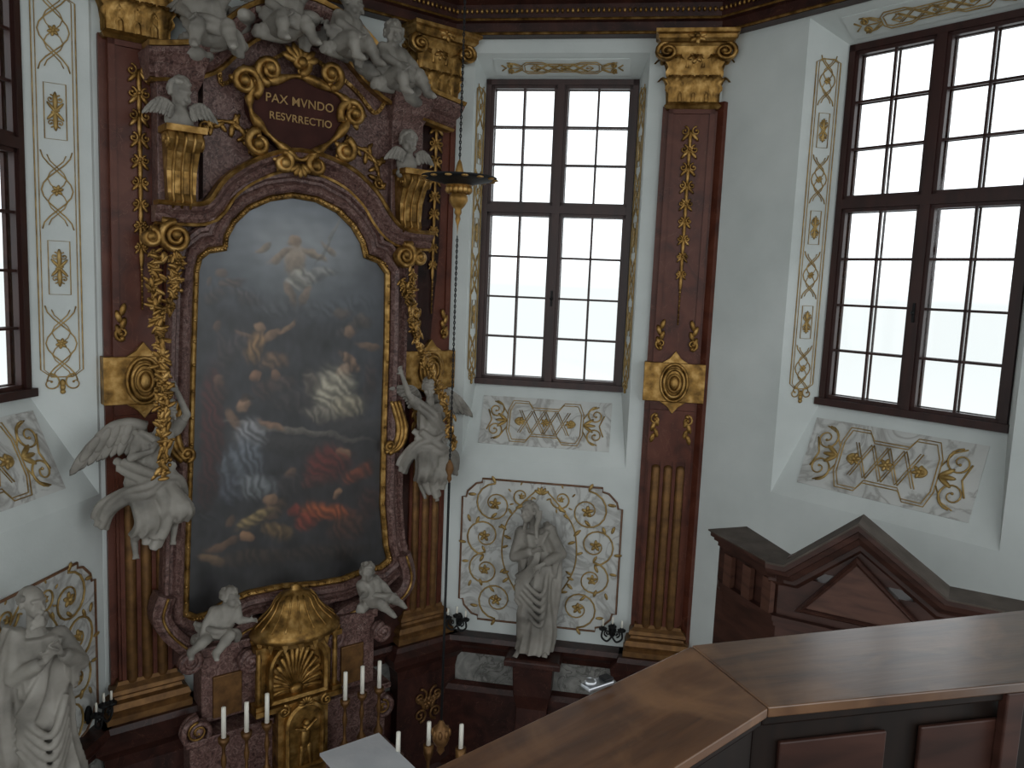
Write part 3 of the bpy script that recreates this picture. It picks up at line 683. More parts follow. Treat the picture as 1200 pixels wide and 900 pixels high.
for (xa,xb,yt,yb,cx) in((182,236,66,246,210),(458,498,112,274,476)):
    a=B.hit(xa,(yt+yb)/2,.35);b_=B.hit(xb,(yt+yb)/2,.35); zt=B.hit(cx,yt,.35)[1]; zb=B.hit(cx,yb,.35)[1]; um=(a[0]+b_[0])/2; hw=(b_[0]-a[0])/2
    mb=MB(B.M@Matrix.Translation((um,0,0)))
    mb.rings([(zb-.02,hw*.9,.33),(zt-.3,hw*.9,.33),(zt-.2,hw*1.05,.4),(zt-.1,hw*1.1,.45),(zt,hw*1.2,.52)]); sub(mb,"pier_block",m_pink,bevel=.01)
    mb=MB(B.M@Matrix.Translation((um,0,0)))
    zc0=B.hit(cx,yb-2,.4)[1]; zc1=B.hit(cx,158 if cx<300 else 206,.4)[1]; hh=zc1-zc0; cw=hw*.58
    prof=[(0,-.33),(0,-.42),(.1*hh,-.47),(.2*hh,-.44),(.5*hh,-.45),(.75*hh,-.52),(.9*hh,-.6),(hh,-.58),(hh,-.33)]
    vs=[];n=len(prof)
    for s_ in(-1,1): vs+=[(s_*cw*(1+.25*z/hh),y,zc0+z) for z,y in prof]
    mb.add(vs,[tuple(range(n)),tuple(range(2*n-1,n-1,-1))]+[(i,(i+1)%n,(i+1)%n+n,i+n) for i in range(n)],False)
    mb.box(-cw*1.5,cw*1.5,-.64,-.33,zc0+hh,zc0+hh+.06)
    for s_ in(-.6,0,.6): mb.tube([(s_*cw*1.1,y-.01,zc0+z) for z,y in prof[1:8]],.014)
    for s_ in(-1,1): mb.T=B.M@Matrix.Translation((um+s_*cw*1.25,-.5,zc0+hh*.88))@Matrix.Rotation(pi/2,4,'Z'); curl(mb,0,0,.09,0,1.6,1,.022); 
    sub(mb,"gilt_console",m_gold)
cart=H2([(292,112),(300,100),(322,94),(352,90),(384,104),(404,118),(408,138),(396,158),(374,176),(352,188),(332,174),(308,152),(294,132)],.4)
mb=MB(B.M); mb.prism([(p.x,p.y) for p in cr(cart,3,True)],-.4,-.2); sub(mb,"cartouche_plate",m_ped,label="dark red lettered cartouche plate")
mb=MB(B.M); c2=cr(cart,5,True)
mb.tube([(p.x,-.42,p.y) for p in c2],[.04+.018*math.sin(i*.8) for i in range(len(c2))],closed=True,seg=8)
for (x,y,r,a0,tn,hd) in[(288,96,.16,-pi*.3,1.5,1),(414,134,.16,pi*1.2,1.5,-1),(316,82,.14,-pi*.5,1.5,-1),(388,88,.14,-pi*.5,1.5,1),(304,168,.13,pi*.5,1.3,1),(404,176,.13,pi*.4,1.3,-1),(332,190,.11,pi*.5,1.3,-1),(372,194,.11,pi*.5,1.3,1),(352,74,.11,-pi/2,1.3,1)]:
    u,z=B.hit(x,y,.44); curl(mb,u,z,r,a0,tn,hd,.042,y=-.43)
    for k in range(4): leaf(mb,u,z,a0+k*1.3,r*1.1,r*.5,y=-.42)
u,z=B.hit(352,74,.45)
for k in range(7): leaf(mb,u,z,pi/2+(k-3)*.42,.22,.08,y=-.45)
u,z=B.hit(352,192,.45)
for k in range(5): leaf(mb,u,z,-pi/2+(k-2)*.45,.15,.07,y=-.45)
sub(mb,"gilt_cartouche_border",m_gold)
for (pts) in ([(240,150),(256,142),(276,146),(290,160),(300,176)],[(404,176),(416,172),(432,180),(442,196),(444,214)]):
    mb=MB(B.M); P=cr(H2(pts,.27),5); mb.tube([(p.x,-.27,p.y) for p in P],.02)
    for i,p in enumerate(P[1:-1:2]): leaf(mb,p.x,p.y,i*.9+1,.15,.06,y=-.27); leaf(mb,p.x,p.y,i*.9+3.6,.13,.05,y=-.27)
    for p,hd in((P[0],1),(P[-1],-1)): curl(mb,p.x,p.y,.075,0,1.4,hd,.02,y=-.27)
    sub(mb,"gilt_spandrel_relief",m_gold)
def text(s,px,py,w,size,parent=ALT):
    cu=bpy.data.curves.new("t",'FONT'); cu.body=s; cu.size=size; cu.align_x='CENTER'; cu.align_y='CENTER'; cu.extrude=.006; cu.offset=.0008; cu.space_character=1.05
    ob=bpy.data.objects.new("t",cu); scene.collection.objects.link(ob)
    dg=bpy.context.evaluated_depsgraph_get(); me=bpy.data.meshes.new_from_object(ob.evaluated_get(dg)); bpy.data.objects.remove(ob)
    u,z=B.hit(px,py,w); T=B.M@Matrix.Translation((u,-w,z))@Matrix.Rotation(pi/2,4,'X')
    me.transform(T.to_3x3().to_4x4()); me.materials.clear(); me.materials.append(m_text)
    o2=bpy.data.objects.new("inscription",me); scene.collection.objects.link(o2); o2.location=T.translation; tag(o2,"gilded Latin capital letters"); setp(o2,parent)
text("PAX MVNDO",352,121,.41,.125); text("RESVRRECTIO",353,141,.41,.108)
def garland(pts,w0,w1,r,seed):
    R_=random.Random(seed); mb=MB(B.M); n=len(pts); Q=[]
    for i,p in enumerate(pts):
        ww=w0+(w1-w0)*i/(n-1); u,z=B.hit(p[0],p[1],ww); Q.append((u,-ww,z))
    P=cr(Q,8)
    mb.tube(P,r*.35)
    for i,p in enumerate(P):
        for k in range(6):
            a=R_.random()*2*pi; d=r*R_.random()
            x=p.x+d*math.cos(a);z=p.z+d*math.sin(a)*.8;y=p.y-.05*R_.random()
            if R_.random()<.35: mb.ell((x,y,z),r*(.2+.16*R_.random()),q=(7,5))
            else:
                Rm=RY(R_.random()*6)@Matrix.Rotation(R_.random()-.5,3,'X'); mb.ell((x,y-.02,z),(r*.75,r*.13,r*.27),Rm,q=(8,5))
    return mb
for (pts,w0,w1,r,sd) in(([(184,298),(180,340),(186,390),(188,430),(190,470),(191,510),(190,555)],.46,.9,.075,3),([(482,318),(480,360),(488,400),(502,436),(520,470),(530,520)],.42,.8,.07,4),([(205,300),(204,330),(196,365)],.4,.4,.07,5),([(470,330),(476,350),(486,372)],.4,.4,.06,6)):
    sub(garland(pts,w0,w1,r,sd),"gilt_garland",m_gold)
for (x,y,r,hd) in((205,278,.15,1),(473,300,.14,-1),(176,278,.08,-1),(490,302,.08,1)):
    mb=MB(B.M); u,z=B.hit(x,y,.38)
    for yy in(-.34,-.38,-.42): curl(mb,u,z,r,pi/2,2.0,hd,.034,y=yy)
    mb.tube([(u,-.38,z+r),(u-hd*.2*r*4,-.38,z+r*1.05)],.04)
    sub(mb,"gilt_volute",m_gold)
for (pts) in ([(208,470),(200,500),(205,525),(218,540)],[(462,470),(470,500),(466,520),(455,530)]):
    mb=MB(B.M); P=cr(H2(pts,.36),5)
    for dx in(-.05,0,.05): mb.tube([(p.x+dx,-.38,p.y) for p in P],[.02+.02*math.sin(i/len(P)*pi) for i in range(len(P))])
    u,z=P[-1]; curl(mb,u,z+.07,.08,-pi/2,1.5,1,.026,y=-.38); sub(mb,"gilt_side_scroll",m_gold)
for (pts,w) in (([(196,700),(190,725),(205,748),(235,765),(268,752),(292,735),(318,738)],.42),([(474,650),(480,678),(468,700),(440,708),(420,712),(402,722),(392,735)],.42)):
    mb=MB(B.M); P=cr(H2(pts,w),5); mb.sweep(P,[(-.09,.2),(-.09,.42),(-.04,.46),(.04,.46),(.09,.42),(.09,.2)]); sub(mb,"marble_scroll",m_pink)
    mb=MB(B.M); mb.tube([(p.x,-.47,p.y) for p in P],.016); sub(mb,"scroll_gilding",m_gold)
# ------------------------------------------------------------ high altar + tabernacle
def boxpx(mb,x0,x1,yt,yb,w0,w1):
    a=B.hit(x0,(yt+yb)/2,w1)[0];b_=B.hit(x1,(yt+yb)/2,w1)[0]; xm=(x0+x1)/2
    mb.box(a,b_,-w1,-w0,B.hit(xm,yb,w1)[1],B.hit(xm,yt,w1)[1])
HA=empty("high_altar",B.P(B.L/2,.6,0),"mauve marble altar base with gilt panels below altarpiece","altar")
mb=MB(B.M); zsh=B.hit(340,842,.6)[1]
a=B.hit(222,830,.55)[0];b_=B.hit(452,800,.55)[0]
mb.box(a,b_,-.55,-.2,0,zsh+.0); mb.box(a-.05,b_+.05,-.95,-.1,0,zsh-.7)
mb.box(a-.05,b_+.05,-.6,-.1,zsh,zsh+.07)
for (x0,x1,y0,y1) in((236,300,762,840),(388,438,728,812)): boxpx(mb,x0,x1,y0,y1,.15,.45); boxpx(mb,x0-7,x1+5,y0-8,y0+2,.1,.52)
mb.build("altar_body",m_pink,parent=HA,bevel=.012)
for (x0,x1,y0,y1) in((250,284,790,838),(400,426,756,800)):
    mb=MB(B.M); boxpx(mb,x0,x1,y0,y1,.4,.48); mb.build("gilt_panel",m_goldd,parent=HA,bevel=.01)
for (x,y,r,hd) in((232,858,.17,1),(222,776,.12,-1),(448,740,.11,1),(294,775,.12,1),(392,748,.11,-1),(448,828,.13,-1)):
    mb=MB(B.M); u,z=B.hit(x,y,.55)
    for yy in(-.5,-.56): curl(mb,u,z,r,pi/2,2,hd,.035,y=yy)
    mb.build("scroll_volute",m_pink,parent=HA)
for (x,y,r,hd) in((232,858,.11,1),(448,828,.09,-1)):
    mb=MB(B.M); u,z=B.hit(x,y,.6); curl(mb,u,z,r,pi/2,1.6,hd,.014,y=-.6); floret(mb,u,z,.05,6,y=-.6); mb.build("gilt_scroll_eye",m_gold,parent=HA)
TB=empty("tabernacle",B.P(B.hit(348,800,.8)[0],.8,zsh),"gilded tabernacle with bell-shaped canopy over shell niche and relief door","tabernacle")
uc,zd0=B.hit(349,738,.62); 
T=B.M@Matrix.Translation((uc,-.55,0)); zd1=B.hit(349,688,.62)[1]; hd_=zd1-zd0; R0=(B.hit(400,730,.62)[0]-B.hit(301,730,.62)[0])/2
mb=MB(T@Matrix.Diagonal((1,.72,1,1)))
prof=[(R0*.86,-.1),(R0*.9,-.06),(R0*1.02,-.03),(R0*1.04,.02),(R0*.97,.05),(R0*.93,.09),(R0*.84,hd_*.26),(R0*.66,hd_*.42),(R0*.54,hd_*.56),(R0*.46,hd_*.72),(R0*.34,hd_*.84),(R0*.16,hd_*.9),(R0*.1,hd_*.94),(R0*.13,hd_*.98),(.02,hd_*1.04)]
mb.lathe((0,0,zd0),prof,32)
for k in range(18):
    q=2*pi*k/18; mb.tube([(r*math.cos(q)*1.01,r*math.sin(q)*1.01,zd0+z) for r,z in prof[5:11]],.011)
    mb.prism([(R0*.97*math.cos(q)-.035,zd0-.03),(R0*.97*math.cos(q)+.035,zd0-.03),(R0*.97*math.cos(q),zd0-.14)],R0*.97*math.sin(q)-.015,R0*.97*math.sin(q)+.015)
mb.build("canopy",m_gold,parent=TB)
zb0=B.hit(345,818,.62)[1]; mb=MB(T)
def arch(w_,h_,n=16): return [(-w_,0),(w_,0)]+[(w_*math.cos(pi*k/n),h_-w_+w_*math.sin(pi*k/n)) for k in range(n+1)]
hb=zd0-zb0-.08
mb.prism([(x,z+zb0) for x,z in[(-R0*.85,0),(R0*.85,0),(R0*.85,hb),(-R0*.85,hb)]],-.02,.35)
ar=[(x,z+zb0+.03) for x,z in arch(min(R0*.66,hb-.08),hb-.04)]
mb.sweep(ar,[(-.02,.02),(-.02,.13),(0,.15),(.03,.13),(.03,.02)],closed=True)
cz=zb0+.1; Rs=R0*.6
for k in range(15):
    q=pi*(k/14); dx,dz=math.cos(q),math.sin(q); Lz=hb-.2
    mb.tube([(.03*dx,-.03,cz+.03*dz),(Rs*.55*dx,-.025,cz+Lz*.55*dz),(Rs*dx,-.06,cz+Lz*dz)],[.008,.018,.03],seg=6)
mb.ell((0,-.05,cz),(.08,.04,.06))
for s_ in(-1,1):
    mb.cap((s_*R0*.9,-.08,zb0+.05),(s_*R0*.9,-.08,zd0-.12),.032,.028); mb.box(s_*R0*.9-.055,s_*R0*.9+.055,-.15,0,zd0-.14,zd0-.08); mb.box(s_*R0*.9-.055,s_*R0*.9+.055,-.15,0,zb0,zb0+.05)
mb.box(-R0*1.02,R0*1.02,-.17,.3,zb0-.06,zb0)
mb.build("shell_niche",m_gold,parent=TB)
zf=B.hit(358,900,.8)[1]; zft=B.hit(358,824,.8)[1]; uf=B.hit(359,860,.8)[0]
mb=MB(B.M@Matrix.Translation((uf,-.72,0))); hw=(B.hit(388,860,.8)[0]-B.hit(330,860,.8)[0])/2
mb.box(-hw,hw,0,.2,zf-.4,zft-.05)
ar=[(x*1.0,z+zf) for x,z in arch(hw*.72,zft-zf-.02)]
mb.prism(ar,-.04,.15); mb.sweep(ar,[(-.02,.0),(-.02,.07),(.01,.09),(.03,.06),(.03,0)],closed=True)
mb.ell((0,-.05,zf+.35),(.06,.035,.16)); mb.ell((0,-.08,zf+.54),.04); mb.cap((0,-.07,zf+.45),(.12,-.08,zf+.55),.022,.016); mb.cap((0,-.07,zf+.45),(-.12,-.08,zf+.5),.022,.016); mb.cap((-.04,-.05,zf+.25),(-.05,-.05,zf+.05),.035,.025); mb.cap((.04,-.05,zf+.25),(.07,-.05,zf+.05),.035,.025)
for s_ in(-1,1):
    curl(mb,s_*hw*.85,zft-.04,.07,pi/2,1.4,s_,.016,y=-.05)
for k in range(7): leaf(mb,0,zft-.02,pi/2+(k-3)*.45,.1,.04,y=-.07)
mb.build("relief_door",m_gold,parent=TB)
# ------------------------------------------------------------ candlesticks
def candlestick(base,h,ch,label,grp,ms=None,mr=1.0):
    e=empty("candlestick",base,label,"candlestick",grp)
    T=Matrix.Translation(V(base)); mb=MB(T); s=h/.5
    mb.lathe((0,0,0),[(0,0),(.085*mr,0),(.085*mr,.02),(.05*mr,.05*s),(.022,.08*s),(.02,.11*s),(.042*mr,.14*s),(.045*mr,.17*s),(.02,.21*s),(.016,.3*s),(.028,.33*s),(.03,.36*s),(.016,.4*s),(.02,.44*s),(.055,.47*s),(.06,.5*s),(.0,.5*s)],14)
    mb.build("stem",ms or m_goldd,parent=e)
    mb=MB(T); mb.lathe((0,0,0),[(0,h),(.026,h),(.024,h+ch-.01),(.008,h+ch),(0,h+ch)],12); mb.build("candle",m_wax,parent=e)
    mb=MB(T); mb.tube([(0,0,h+ch-.005),(.002,0,h+ch+.018)],.003); mb.build("wick",m_black,parent=e)
zs_=zsh-.7
for (x,yt,w) in((262,828,.85),(289,822,.8),(313,812,.75),(405,787,.8),(425,780,.75),(445,774,.72)):
    u,z=B.hit(x,yt,w); h_=z-zs_-.34
    candlestick(B.P(u,w,zs_),h_,.34,"tall gilded candlestick with white candle on the altar","altar candlesticks",mr=1.3)
q0=aty(417,868,8.15); zt=q0.z
TT=Matrix.Translation((q0.x,q0.y,0))@Matrix.Rotation(math.atan2(dB.y,dB.x),4,'Z')
e=empty("altar_table",(q0.x,q0.y,0),"altar table covered with white linen cloth","altar")
mb=MB(TT); mb.box(-.38,.22,-.75,-.05,0,zt-.03); mb.build("table_base",m_pink,parent=e,bevel=.02)
mb=MB(TT); X0=-.42;X1=.28; mb.box(X0,X1,-.8,0,zt-.03,zt)
n=40;vs=[]
for i in range(n+1):
    x=X0+(X1-X0)*i/n; vs+=[(x,-.8,zt),(x,-.815-.012*math.sin(i*1.3),zt-.22),(x,-.82-.02*math.sin(i*1.3),zt-.45)]
mb.add(vs,[(i*3+j,i*3+j+1,i*3+4+j,i*3+3+j) for i in range(n) for j in range(2)])
mb.build("linen_cloth",m_cloth,parent=e)
for (x,yt,yb,dy) in((467,857,890,8.0),(503,845,880,8.3),(541,848,872,8.1)):
    tp=aty(x,yt,dy); candlestick((tp.x,tp.y,0),tp.z-.28,.28,"floor-standing gilt candlestick with white candle","floor candlesticks",mr=1.2)
def sconce(w,px,py,label):
    u,z=w.hit(px,py,.2); e=empty("wall_sconce",w.P(u,.1,z),label,"sconce","black iron sconces")
    T=w.M@Matrix.Translation((u,-.1,z)); mb=MB(T); mb.ell((0,.07,0),(.05,.03,.1)); mb.cap((0,.05,0),(0,-.08,-.02),.016,.014)
    for s_ in(-1,1):
        mb.tube(cr([(0,-.08,-.02),(s_*.06,-.1,-.08),(s_*.13,-.1,-.03),(s_*.12,-.1,.06)],5),.013); mb.lathe((s_*.12,-.1,.06),[(.0,0),(.05,.01),(.055,.03),(.02,.03),(.02,.06),(0,.06)],10)
        curl(mb,s_*.06,.03,.045,-pi/2,1.3,s_,.01,y=-.1)
    mb.tube([(0,-.08,-.02),(0,-.1,.12)],.012); mb.lathe((0,-.1,.1),[(0,0),(.05,.01),(.055,.03),(.02,.03),(.02,.06),(0,.06)],10)
    mb.build("bracket",m_black,parent=e)
    for s_,zz in((-1,.11),(0,.15),(1,.11)):
        mb=MB(T); mb.lathe((s_*.12,-.1,zz),[(0,0),(.013,0),(.012,.1),(0,.105)],8); mb.build("candle",m_wax,parent=e)
sconce(wC,535,732,"black iron sconce with candle stubs beside statue"); sconce(wC,717,745,"black iron sconce with candle stubs beside statue")
sconce(wA,122,840,"black iron sconce with candle stubs on wall")
u,z=wC.hit(626,766,.35); zp=z
mb=MB(wC.M@Matrix.Translation((u,0,0))); mb.rings([(0,.3,.5),(.3,.3,.5),(.4,.22,.42),(ZB-1.1,.2,.4),(ZB-.9,.24,.45),(zp-.12,.26,.48),(zp-.1,.36,.58),(zp-.03,.36,.58),(zp,.33,.55)]); mb.build("statue_pedestal",m_dark,label="dark red marble pedestal carrying a statue",cat="pedestal",bevel=.01)
# ------------------------------------------------------------ figures
def hand(mb,w_,hd,pn,s=1.0):
    hd=hd.normalized(); pn=(pn-hd*pn.dot(hd)); pn=pn.normalized() if pn.length>1e-3 else V((0,-1,0)); sd=hd.cross(pn)
    c=w_+hd*.045*s; R_=Matrix((sd,pn,hd)).transposed(); mb.ell(c,(.038*s,.018*s,.055*s),R_)
    for i,L_ in enumerate((.06,.072,.068,.052)):
        b=w_+hd*.085*s+sd*((i-1.5)*.022*s); k=b+(hd*.8+pn*.35).normalized()*L_*.55*s; t=k+(hd*.5+pn*.8).normalized()*L_*.5*s
        mb.cap(b,k,.011*s,.010*s,6); mb.cap(k,t,.010*s,.008*s,6)
    b=w_+hd*.03*s-sd*.032*s; k=b+(hd*.5-sd*.8+pn*.2).normalized()*.04*s; t=k+(hd*.8+pn*.5).normalized()*.03*s
    mb.cap(b,k,.013*s,.012*s,6); mb.cap(k,t,.012*s,.009*s,6)
def head(mb,c,look,up,s=1.0,child=False):
    f=look.normalized(); up=(up-f*up.dot(f)).normalized(); sd=f.cross(up); R_=Matrix((sd,f,up)).transposed()
    def g(x,y,z): return c+R_@V((x,y,z))*s
    def E(x,y,z,a,b,d): mb.ell(g(x,y,z),(a*s,b*s,d*s),R_,q=(12,8))
    E(0,-.012,.03,.078,.098,.088); E(0,.025,-.02,.062,.07,.088)
    if child:
        for k in(-1,1): E(k*.035,.06,-.035,.036,.032,.034)
        E(0,.06,-.075,.03,.028,.025)
    else:
        E(0,.055,-.082,.032,.03,.028)
        for k in(-1,1): E(k*.036,.058,-.025,.028,.03,.03)
    mb.cap(g(0,.092,.02),g(0,.126,-.024),.010*s,.017*s,8)
    for k in(-1,1):
        mb.cap(g(k*.012,.096,.034),g(k*.052,.078,.032),.012*s,.010*s,6); E(k*.03,.082,.006,.016,.010,.009); E(k*.079,-.01,-.005,.012,.022,.032)
    E(0,.1,-.052,.026,.012,.008); E(0,.096,-.067,.02,.012,.009)
    return g,R_
def hairdo(mb,g,R_,s,seed=0,beard=False,long=False,bald=False,n=70):
    r_=random.Random(seed)
    mb.ell(g(0,-.035,.035),(.082*s,.082*s,.082*s),R_)
    for i in range(n):
        th=r_.random()*2*pi; fz=r_.uniform(-.45,1)
        x=math.cos(th)*math.sqrt(max(0,1-fz*fz)); y=math.sin(th)*math.sqrt(max(0,1-fz*fz))
        if y>.25 and fz<.55: continue
        if bald and fz>.35 : continue
        p=g(x*.076,-.012+y*.094,.028+fz*.088); mb.ell(p,s*r_.uniform(.016,.024),q=(7,5))
    if beard:
        for i in range(30):
            a=r_.uniform(-1,1); mb.ell(g(a*.055,.07+.03*(1-abs(a)),-.075-r_.random()*.09),(s*.02),q=(7,5))
    if long:
        for k in(-1,1):
            for j in range(4):
                pts=[g(k*(.06+.01*j),-.03-.02*j,.02),g(k*(.09+.01*math.sin(j)),-.03-.015*j,-.07),g(k*(.08),-.01-.01*j,-.15),g(k*(.1),.0,-.22-.02*j)]
                mb.tube(cr(pts,4),[s*.02]*13)
def wing(mb,root,span,feath,L,n=10):
    root=V(root);span=V(span).normalized();feath=V(feath);feath=(feath-span*feath.dot(span)*.5).normalized();N=span.cross(feath).normalized()
    if N.y>0: N=-N
    ridge=cr([root,root+span*L*.25-feath*L*.1,root+span*L*.5-feath*L*.08,root+span*L*.68+feath*.08*L],6)
    m=len(ridge)
    mb.tube(ridge,[L*(.1-.05*i/m) for i in range(m)],seg=8)
    for layer,(fl,off,nn,wd) in enumerate(((.66,0,n,.085),(.44,.03,n,.075),(.26,.055,n,.065))):
        for i in range(nn):
            t=(i+.3)/nn; p=ridge[min(m-1,int(t*(m-1)+.5))]; d=(feath+span*(.05+.5*t*t)).normalized()
            ll=L*fl*(.7+.4*t); c=p+d*ll*.45+N*(off*L*.7+.010*(i%2))
            sd=d.cross(N).normalized(); R_=Matrix((d,sd,N)).transposed()
            mb.ell(c,(ll*.55,L*wd,L*.028),R_,q=(10,6))
def limbs(mb,J,k,child=False):
    f=1.35 if child else 1.0
    def j(n): return J[n]
    for s_ in "ab":
        if "hip"+s_ in J:
            mb.cap(j("hip"+s_),j("kn"+s_),.09*k*f,.062*k*f); mb.cap(j("kn"+s_),j("an"+s_),.06*k*f,.038*k*f); m_=j("kn"+s_).lerp(j("an"+s_),.3); mb.ell(m_,.062*k*f)
            a=j("an"+s_);t=j("to"+s_); mb.cap(a,t,.042*k*f,.028*k*f); mb.ell(a-(t-a)*.25,.04*k*f)
            d=(t-a).normalized(); sd=d.cross(V((0,0,1))); sd=sd.normalized() if sd.length>.1 else V((1,0,0))
            for q in range(-2,3): mb.cap(t+sd*q*.014*k,t+sd*q*.016*k+d*.035*k,.011*k,.009*k,6)
        mb.cap(j("sh"+s_),j("el"+s_),.056*k*f,.044*k*f); mb.cap(j("el"+s_),j("wr"+s_),.044*k*f,.029*k*f)
        hd=(J.get("hd"+s_) or (j("wr"+s_)-j("el"+s_))); pn=J.get("pn"+s_) or V((0,-1,0)); hand(mb,j("wr"+s_),hd,pn,k*(1.05))
        mb.cap(j("sh"+s_),j("ch"),.062*k*f,.1*k)
    p=j("pe");c=j("ch"); sx=(j("shb")-j("sha")).normalized()
    for q in(-1,1): mb.cap(p+sx*q*.06*k,c+sx*q*.075*k,.11*k*f,.105*k*f)
    b=p.lerp(c,.4)+V((0,-.03*k,0)); mb.ell(b,(.13*k*f,.1*k*f,.12*k*f))
    mb.cap(c+(j("ne")-c)*.3,j("ne"),.08*k,.058*k*f); mb.cap(j("ne"),j("he"),.056*k*f,.05*k*f)
def figure(name,label,w,anchor,wd,JP,k,hs,look,up=V((0,0,1)),child=False,robe=None,wings=(),hair={},vox=.011,cat="statue",group=None,joint3=None):
    J={}
    if joint3: J=dict(joint3); T=w
    else:
        T=w.M
        for n_,q in JP.items():
            if isinstance(q,V): J[n_]=q; continue
            ww=wd+q[2]; u,z=w.hit(q[0],q[1],wd); J[n_]=V((u,-ww,z))
    e=empty(name,T@anchor,label,cat,group)
    mb=MB(T); limbs(mb,J,k,child); g,R_=head(mb,J["he"],look,up,hs,child); mb.build("body",m_stat,parent=e,remesh=vox,smit=3 if child else 2)
    mb=MB(T); hairdo(mb,g,R_,hs,**hair); mb.build("hair",m_stat,parent=e,remesh=.009,smit=2)
    if robe:
        mb=MB(T); robe(mb,J,k); mb.build("robe",m_stat,parent=e,remesh=vox*1.15,smit=4)
    for (rt,sp,ft,L_) in wings:
        mb=MB(T); wing(mb,J["ch"]+V(rt),V(sp),V(ft),L_); mb.build("wing",m_stat,parent=e)
    return e
def drape(mb,pts,r0_,r1_,k=1):
    P=cr([V(p) for p in pts],8); n=len(P)
    for o_ in range(6):
        off=V((.038*math.sin(o_*2.1),-.03*math.cos(o_*1.7),.038*math.cos(o_*2.9)))*k
        mb.tube([p+off*(1+.25*math.sin(i*.2+o_)) for i,p in enumerate(P)],[(r0_+(r1_-r0_)*i/n)*(.62+.08*math.sin(i*.3+o_*2)) for i in range(n)],seg=10)
def robe_stand(seed,foot,wide=1.0,cloak=1):
    def f(mb,J,k):
        pe=J["pe"];ch=J["ch"];ne=J["ne"]; fz=foot
        rs=[]
        for i in range(13):
            t=i/12; z=fz+(pe.z-fz)*t; cx=(J["ana"].x+J["anb"].x)/2*(1-t)+pe.x*t; cy=(J["ana"].y+J["anb"].y)/2*(1-t)+pe.y*t
            rs.append((cx+.02*math.sin(t*5),cy,z,(.25-.05*t)*k*wide*(1+.06*math.sin(t*6)),(.2-.04*t)*k,.17-.09*t))
        for i in range(1,9):
            t=i/8; p=pe.lerp(ch+(ne-ch)*.45,t); rs.append((p.x,p.y,p.z,(.19+.02*math.sin(t*3))*k*(1-.18*t**3),(.15)*k*(1-.1*t),.06))
        mb.loft(rs,k=11,seed=seed,tw=.8)
        kn=J["kna"]; mb.cap(J["hipa"],kn+V((0,-.02,0)),.12*k,.1*k); mb.cap(kn+V((0,-.02,0)),J["ana"]+V((0,0,.1)),.1*k,.09*k)
        for s_ in "ab":
            mb.cap(J["sh"+s_],J["el"+s_],.08*k,.075*k); mb.cap(J["el"+s_],J["el"+s_].lerp(J["wr"+s_],.7),.075*k,.06*k)
            m_=J["el"+s_].lerp(J["wr"+s_],.35); drape(mb,[m_,m_+V((0,.02,-.12*k)),m_+V((0,.04,-.24*k))],.045*k,.02*k)
        for q in range(5):
            a=J["shb"]+V((-.03*q,-.09*k,.02-.03*q)); b=ch.lerp(pe,.6)+V((-.1*k+.02*q,-.19*k,0)); c=V((J["sha"].x-.02,pe.y-.12*k,pe.z+.02-.07*q))
            mb.tube(cr([a,b,c],8),.026*k*1.1,seg=8)
        if cloak:
            sgn=1 if cloak>0 else -1; s0=J["shb"] if sgn>0 else J["sha"]
            drape(mb,[s0+V((0,.03,.02)),s0+V((sgn*.1*k,.04,-.3*k)),V((s0.x+sgn*.12*k,pe.y,pe.z-.1)),V((s0.x+sgn*.06*k,pe.y+.02,fz+.3*k))],.08*k,.055*k,1.3)
            for q in range(5):
                mb.tube(cr([V((J["shb"].x+.02,pe.y-.12*k,pe.z+.12-.1*q)),V((pe.x,pe.y-.24*k,pe.z-.16-.1*q)),V((J["sha"].x-.03,pe.y-.1*k,pe.z+.04-.08*q))],7),.032*k,seg=8)
    return f
wd=.34
JP=dict(he=(621,599,.06),ne=(625,614,0),ch=(627,631,0),pe=(637,676,0),sha=(611,623,0),shb=(643,621,0),ela=(604,650,.06),wra=(632,637,.26),elb=(658,648,.04),wrb=(637,654,.28),
 hipa=(628,680,0),hipb=(646,680,0),kna=(616,714,.12),knb=(645,716,.03),ana=(613,752,.03),anb=(640,752,.02),toa=(607,761,.16),tob=(640,761,.16))
ub,zb_=wC.hit(626,766,wd)
figure("marble_statue","white marble robed woman with hands folded at breast on pedestal",wC,V((ub,-wd,zp)),wd,JP,1.0,1.15,V((-.55,-.8,.1)),up=V((-.2,0,1)),robe=robe_stand(3,zp+.06,.95,1),hair=dict(long=True,seed=2))
q_=wA.at(58,800,.42); pA=wA.M@q_; n_=V((.6,-.8)).normalized(); dS=V((-n_.y,n_.x))
wS=Wall(V((pA.x,pA.y)),dS,1)
JP=dict(he=(37,703,.06),ne=(40,727,0),ch=(46,755,0),pe=(54,826,0),sha=(20,746,0),shb=(70,744,0),ela=(16,790,.08),wra=(48,758,.3),elb=(92,772,.06),wrb=(64,748,.3),
 hipa=(42,835,0),hipb=(68,835,0),kna=(38,895,.12),knb=(66,895,.04),ana=(36,950,.03),anb=(66,950,.02),toa=(36,965,.17),tob=(74,965,.15),hda=V((.4,-.2,.8)),hdb=V((-.4,-.2,.8)))
zfoot=wS.hit(50,972,0)[1]
figure("marble_statue","white marble bearded saint in heavy cloak with raised clasped hands",wS,V((0,0,zfoot)),0,JP,1.05,1.15,V((.45,-.85,.0)),robe=robe_stand(8,zfoot+.05,1.15,-1),hair=dict(beard=True,bald=True,seed=5))
mb=MB(wS.M); mb.rings([(0,.4,.35),(.2,.4,.35),(.3,.3,.25),(zfoot-.2,.28,.25),(zfoot-.08,.38,.34),(zfoot,.38,.34)])
mb.v=[p+V((wS.n.x*-.2,wS.n.y*-.2,0)) for p in mb.v]; mb.build("statue_pedestal",m_dark,label="dark red marble pedestal under bearded saint statue",cat="pedestal")
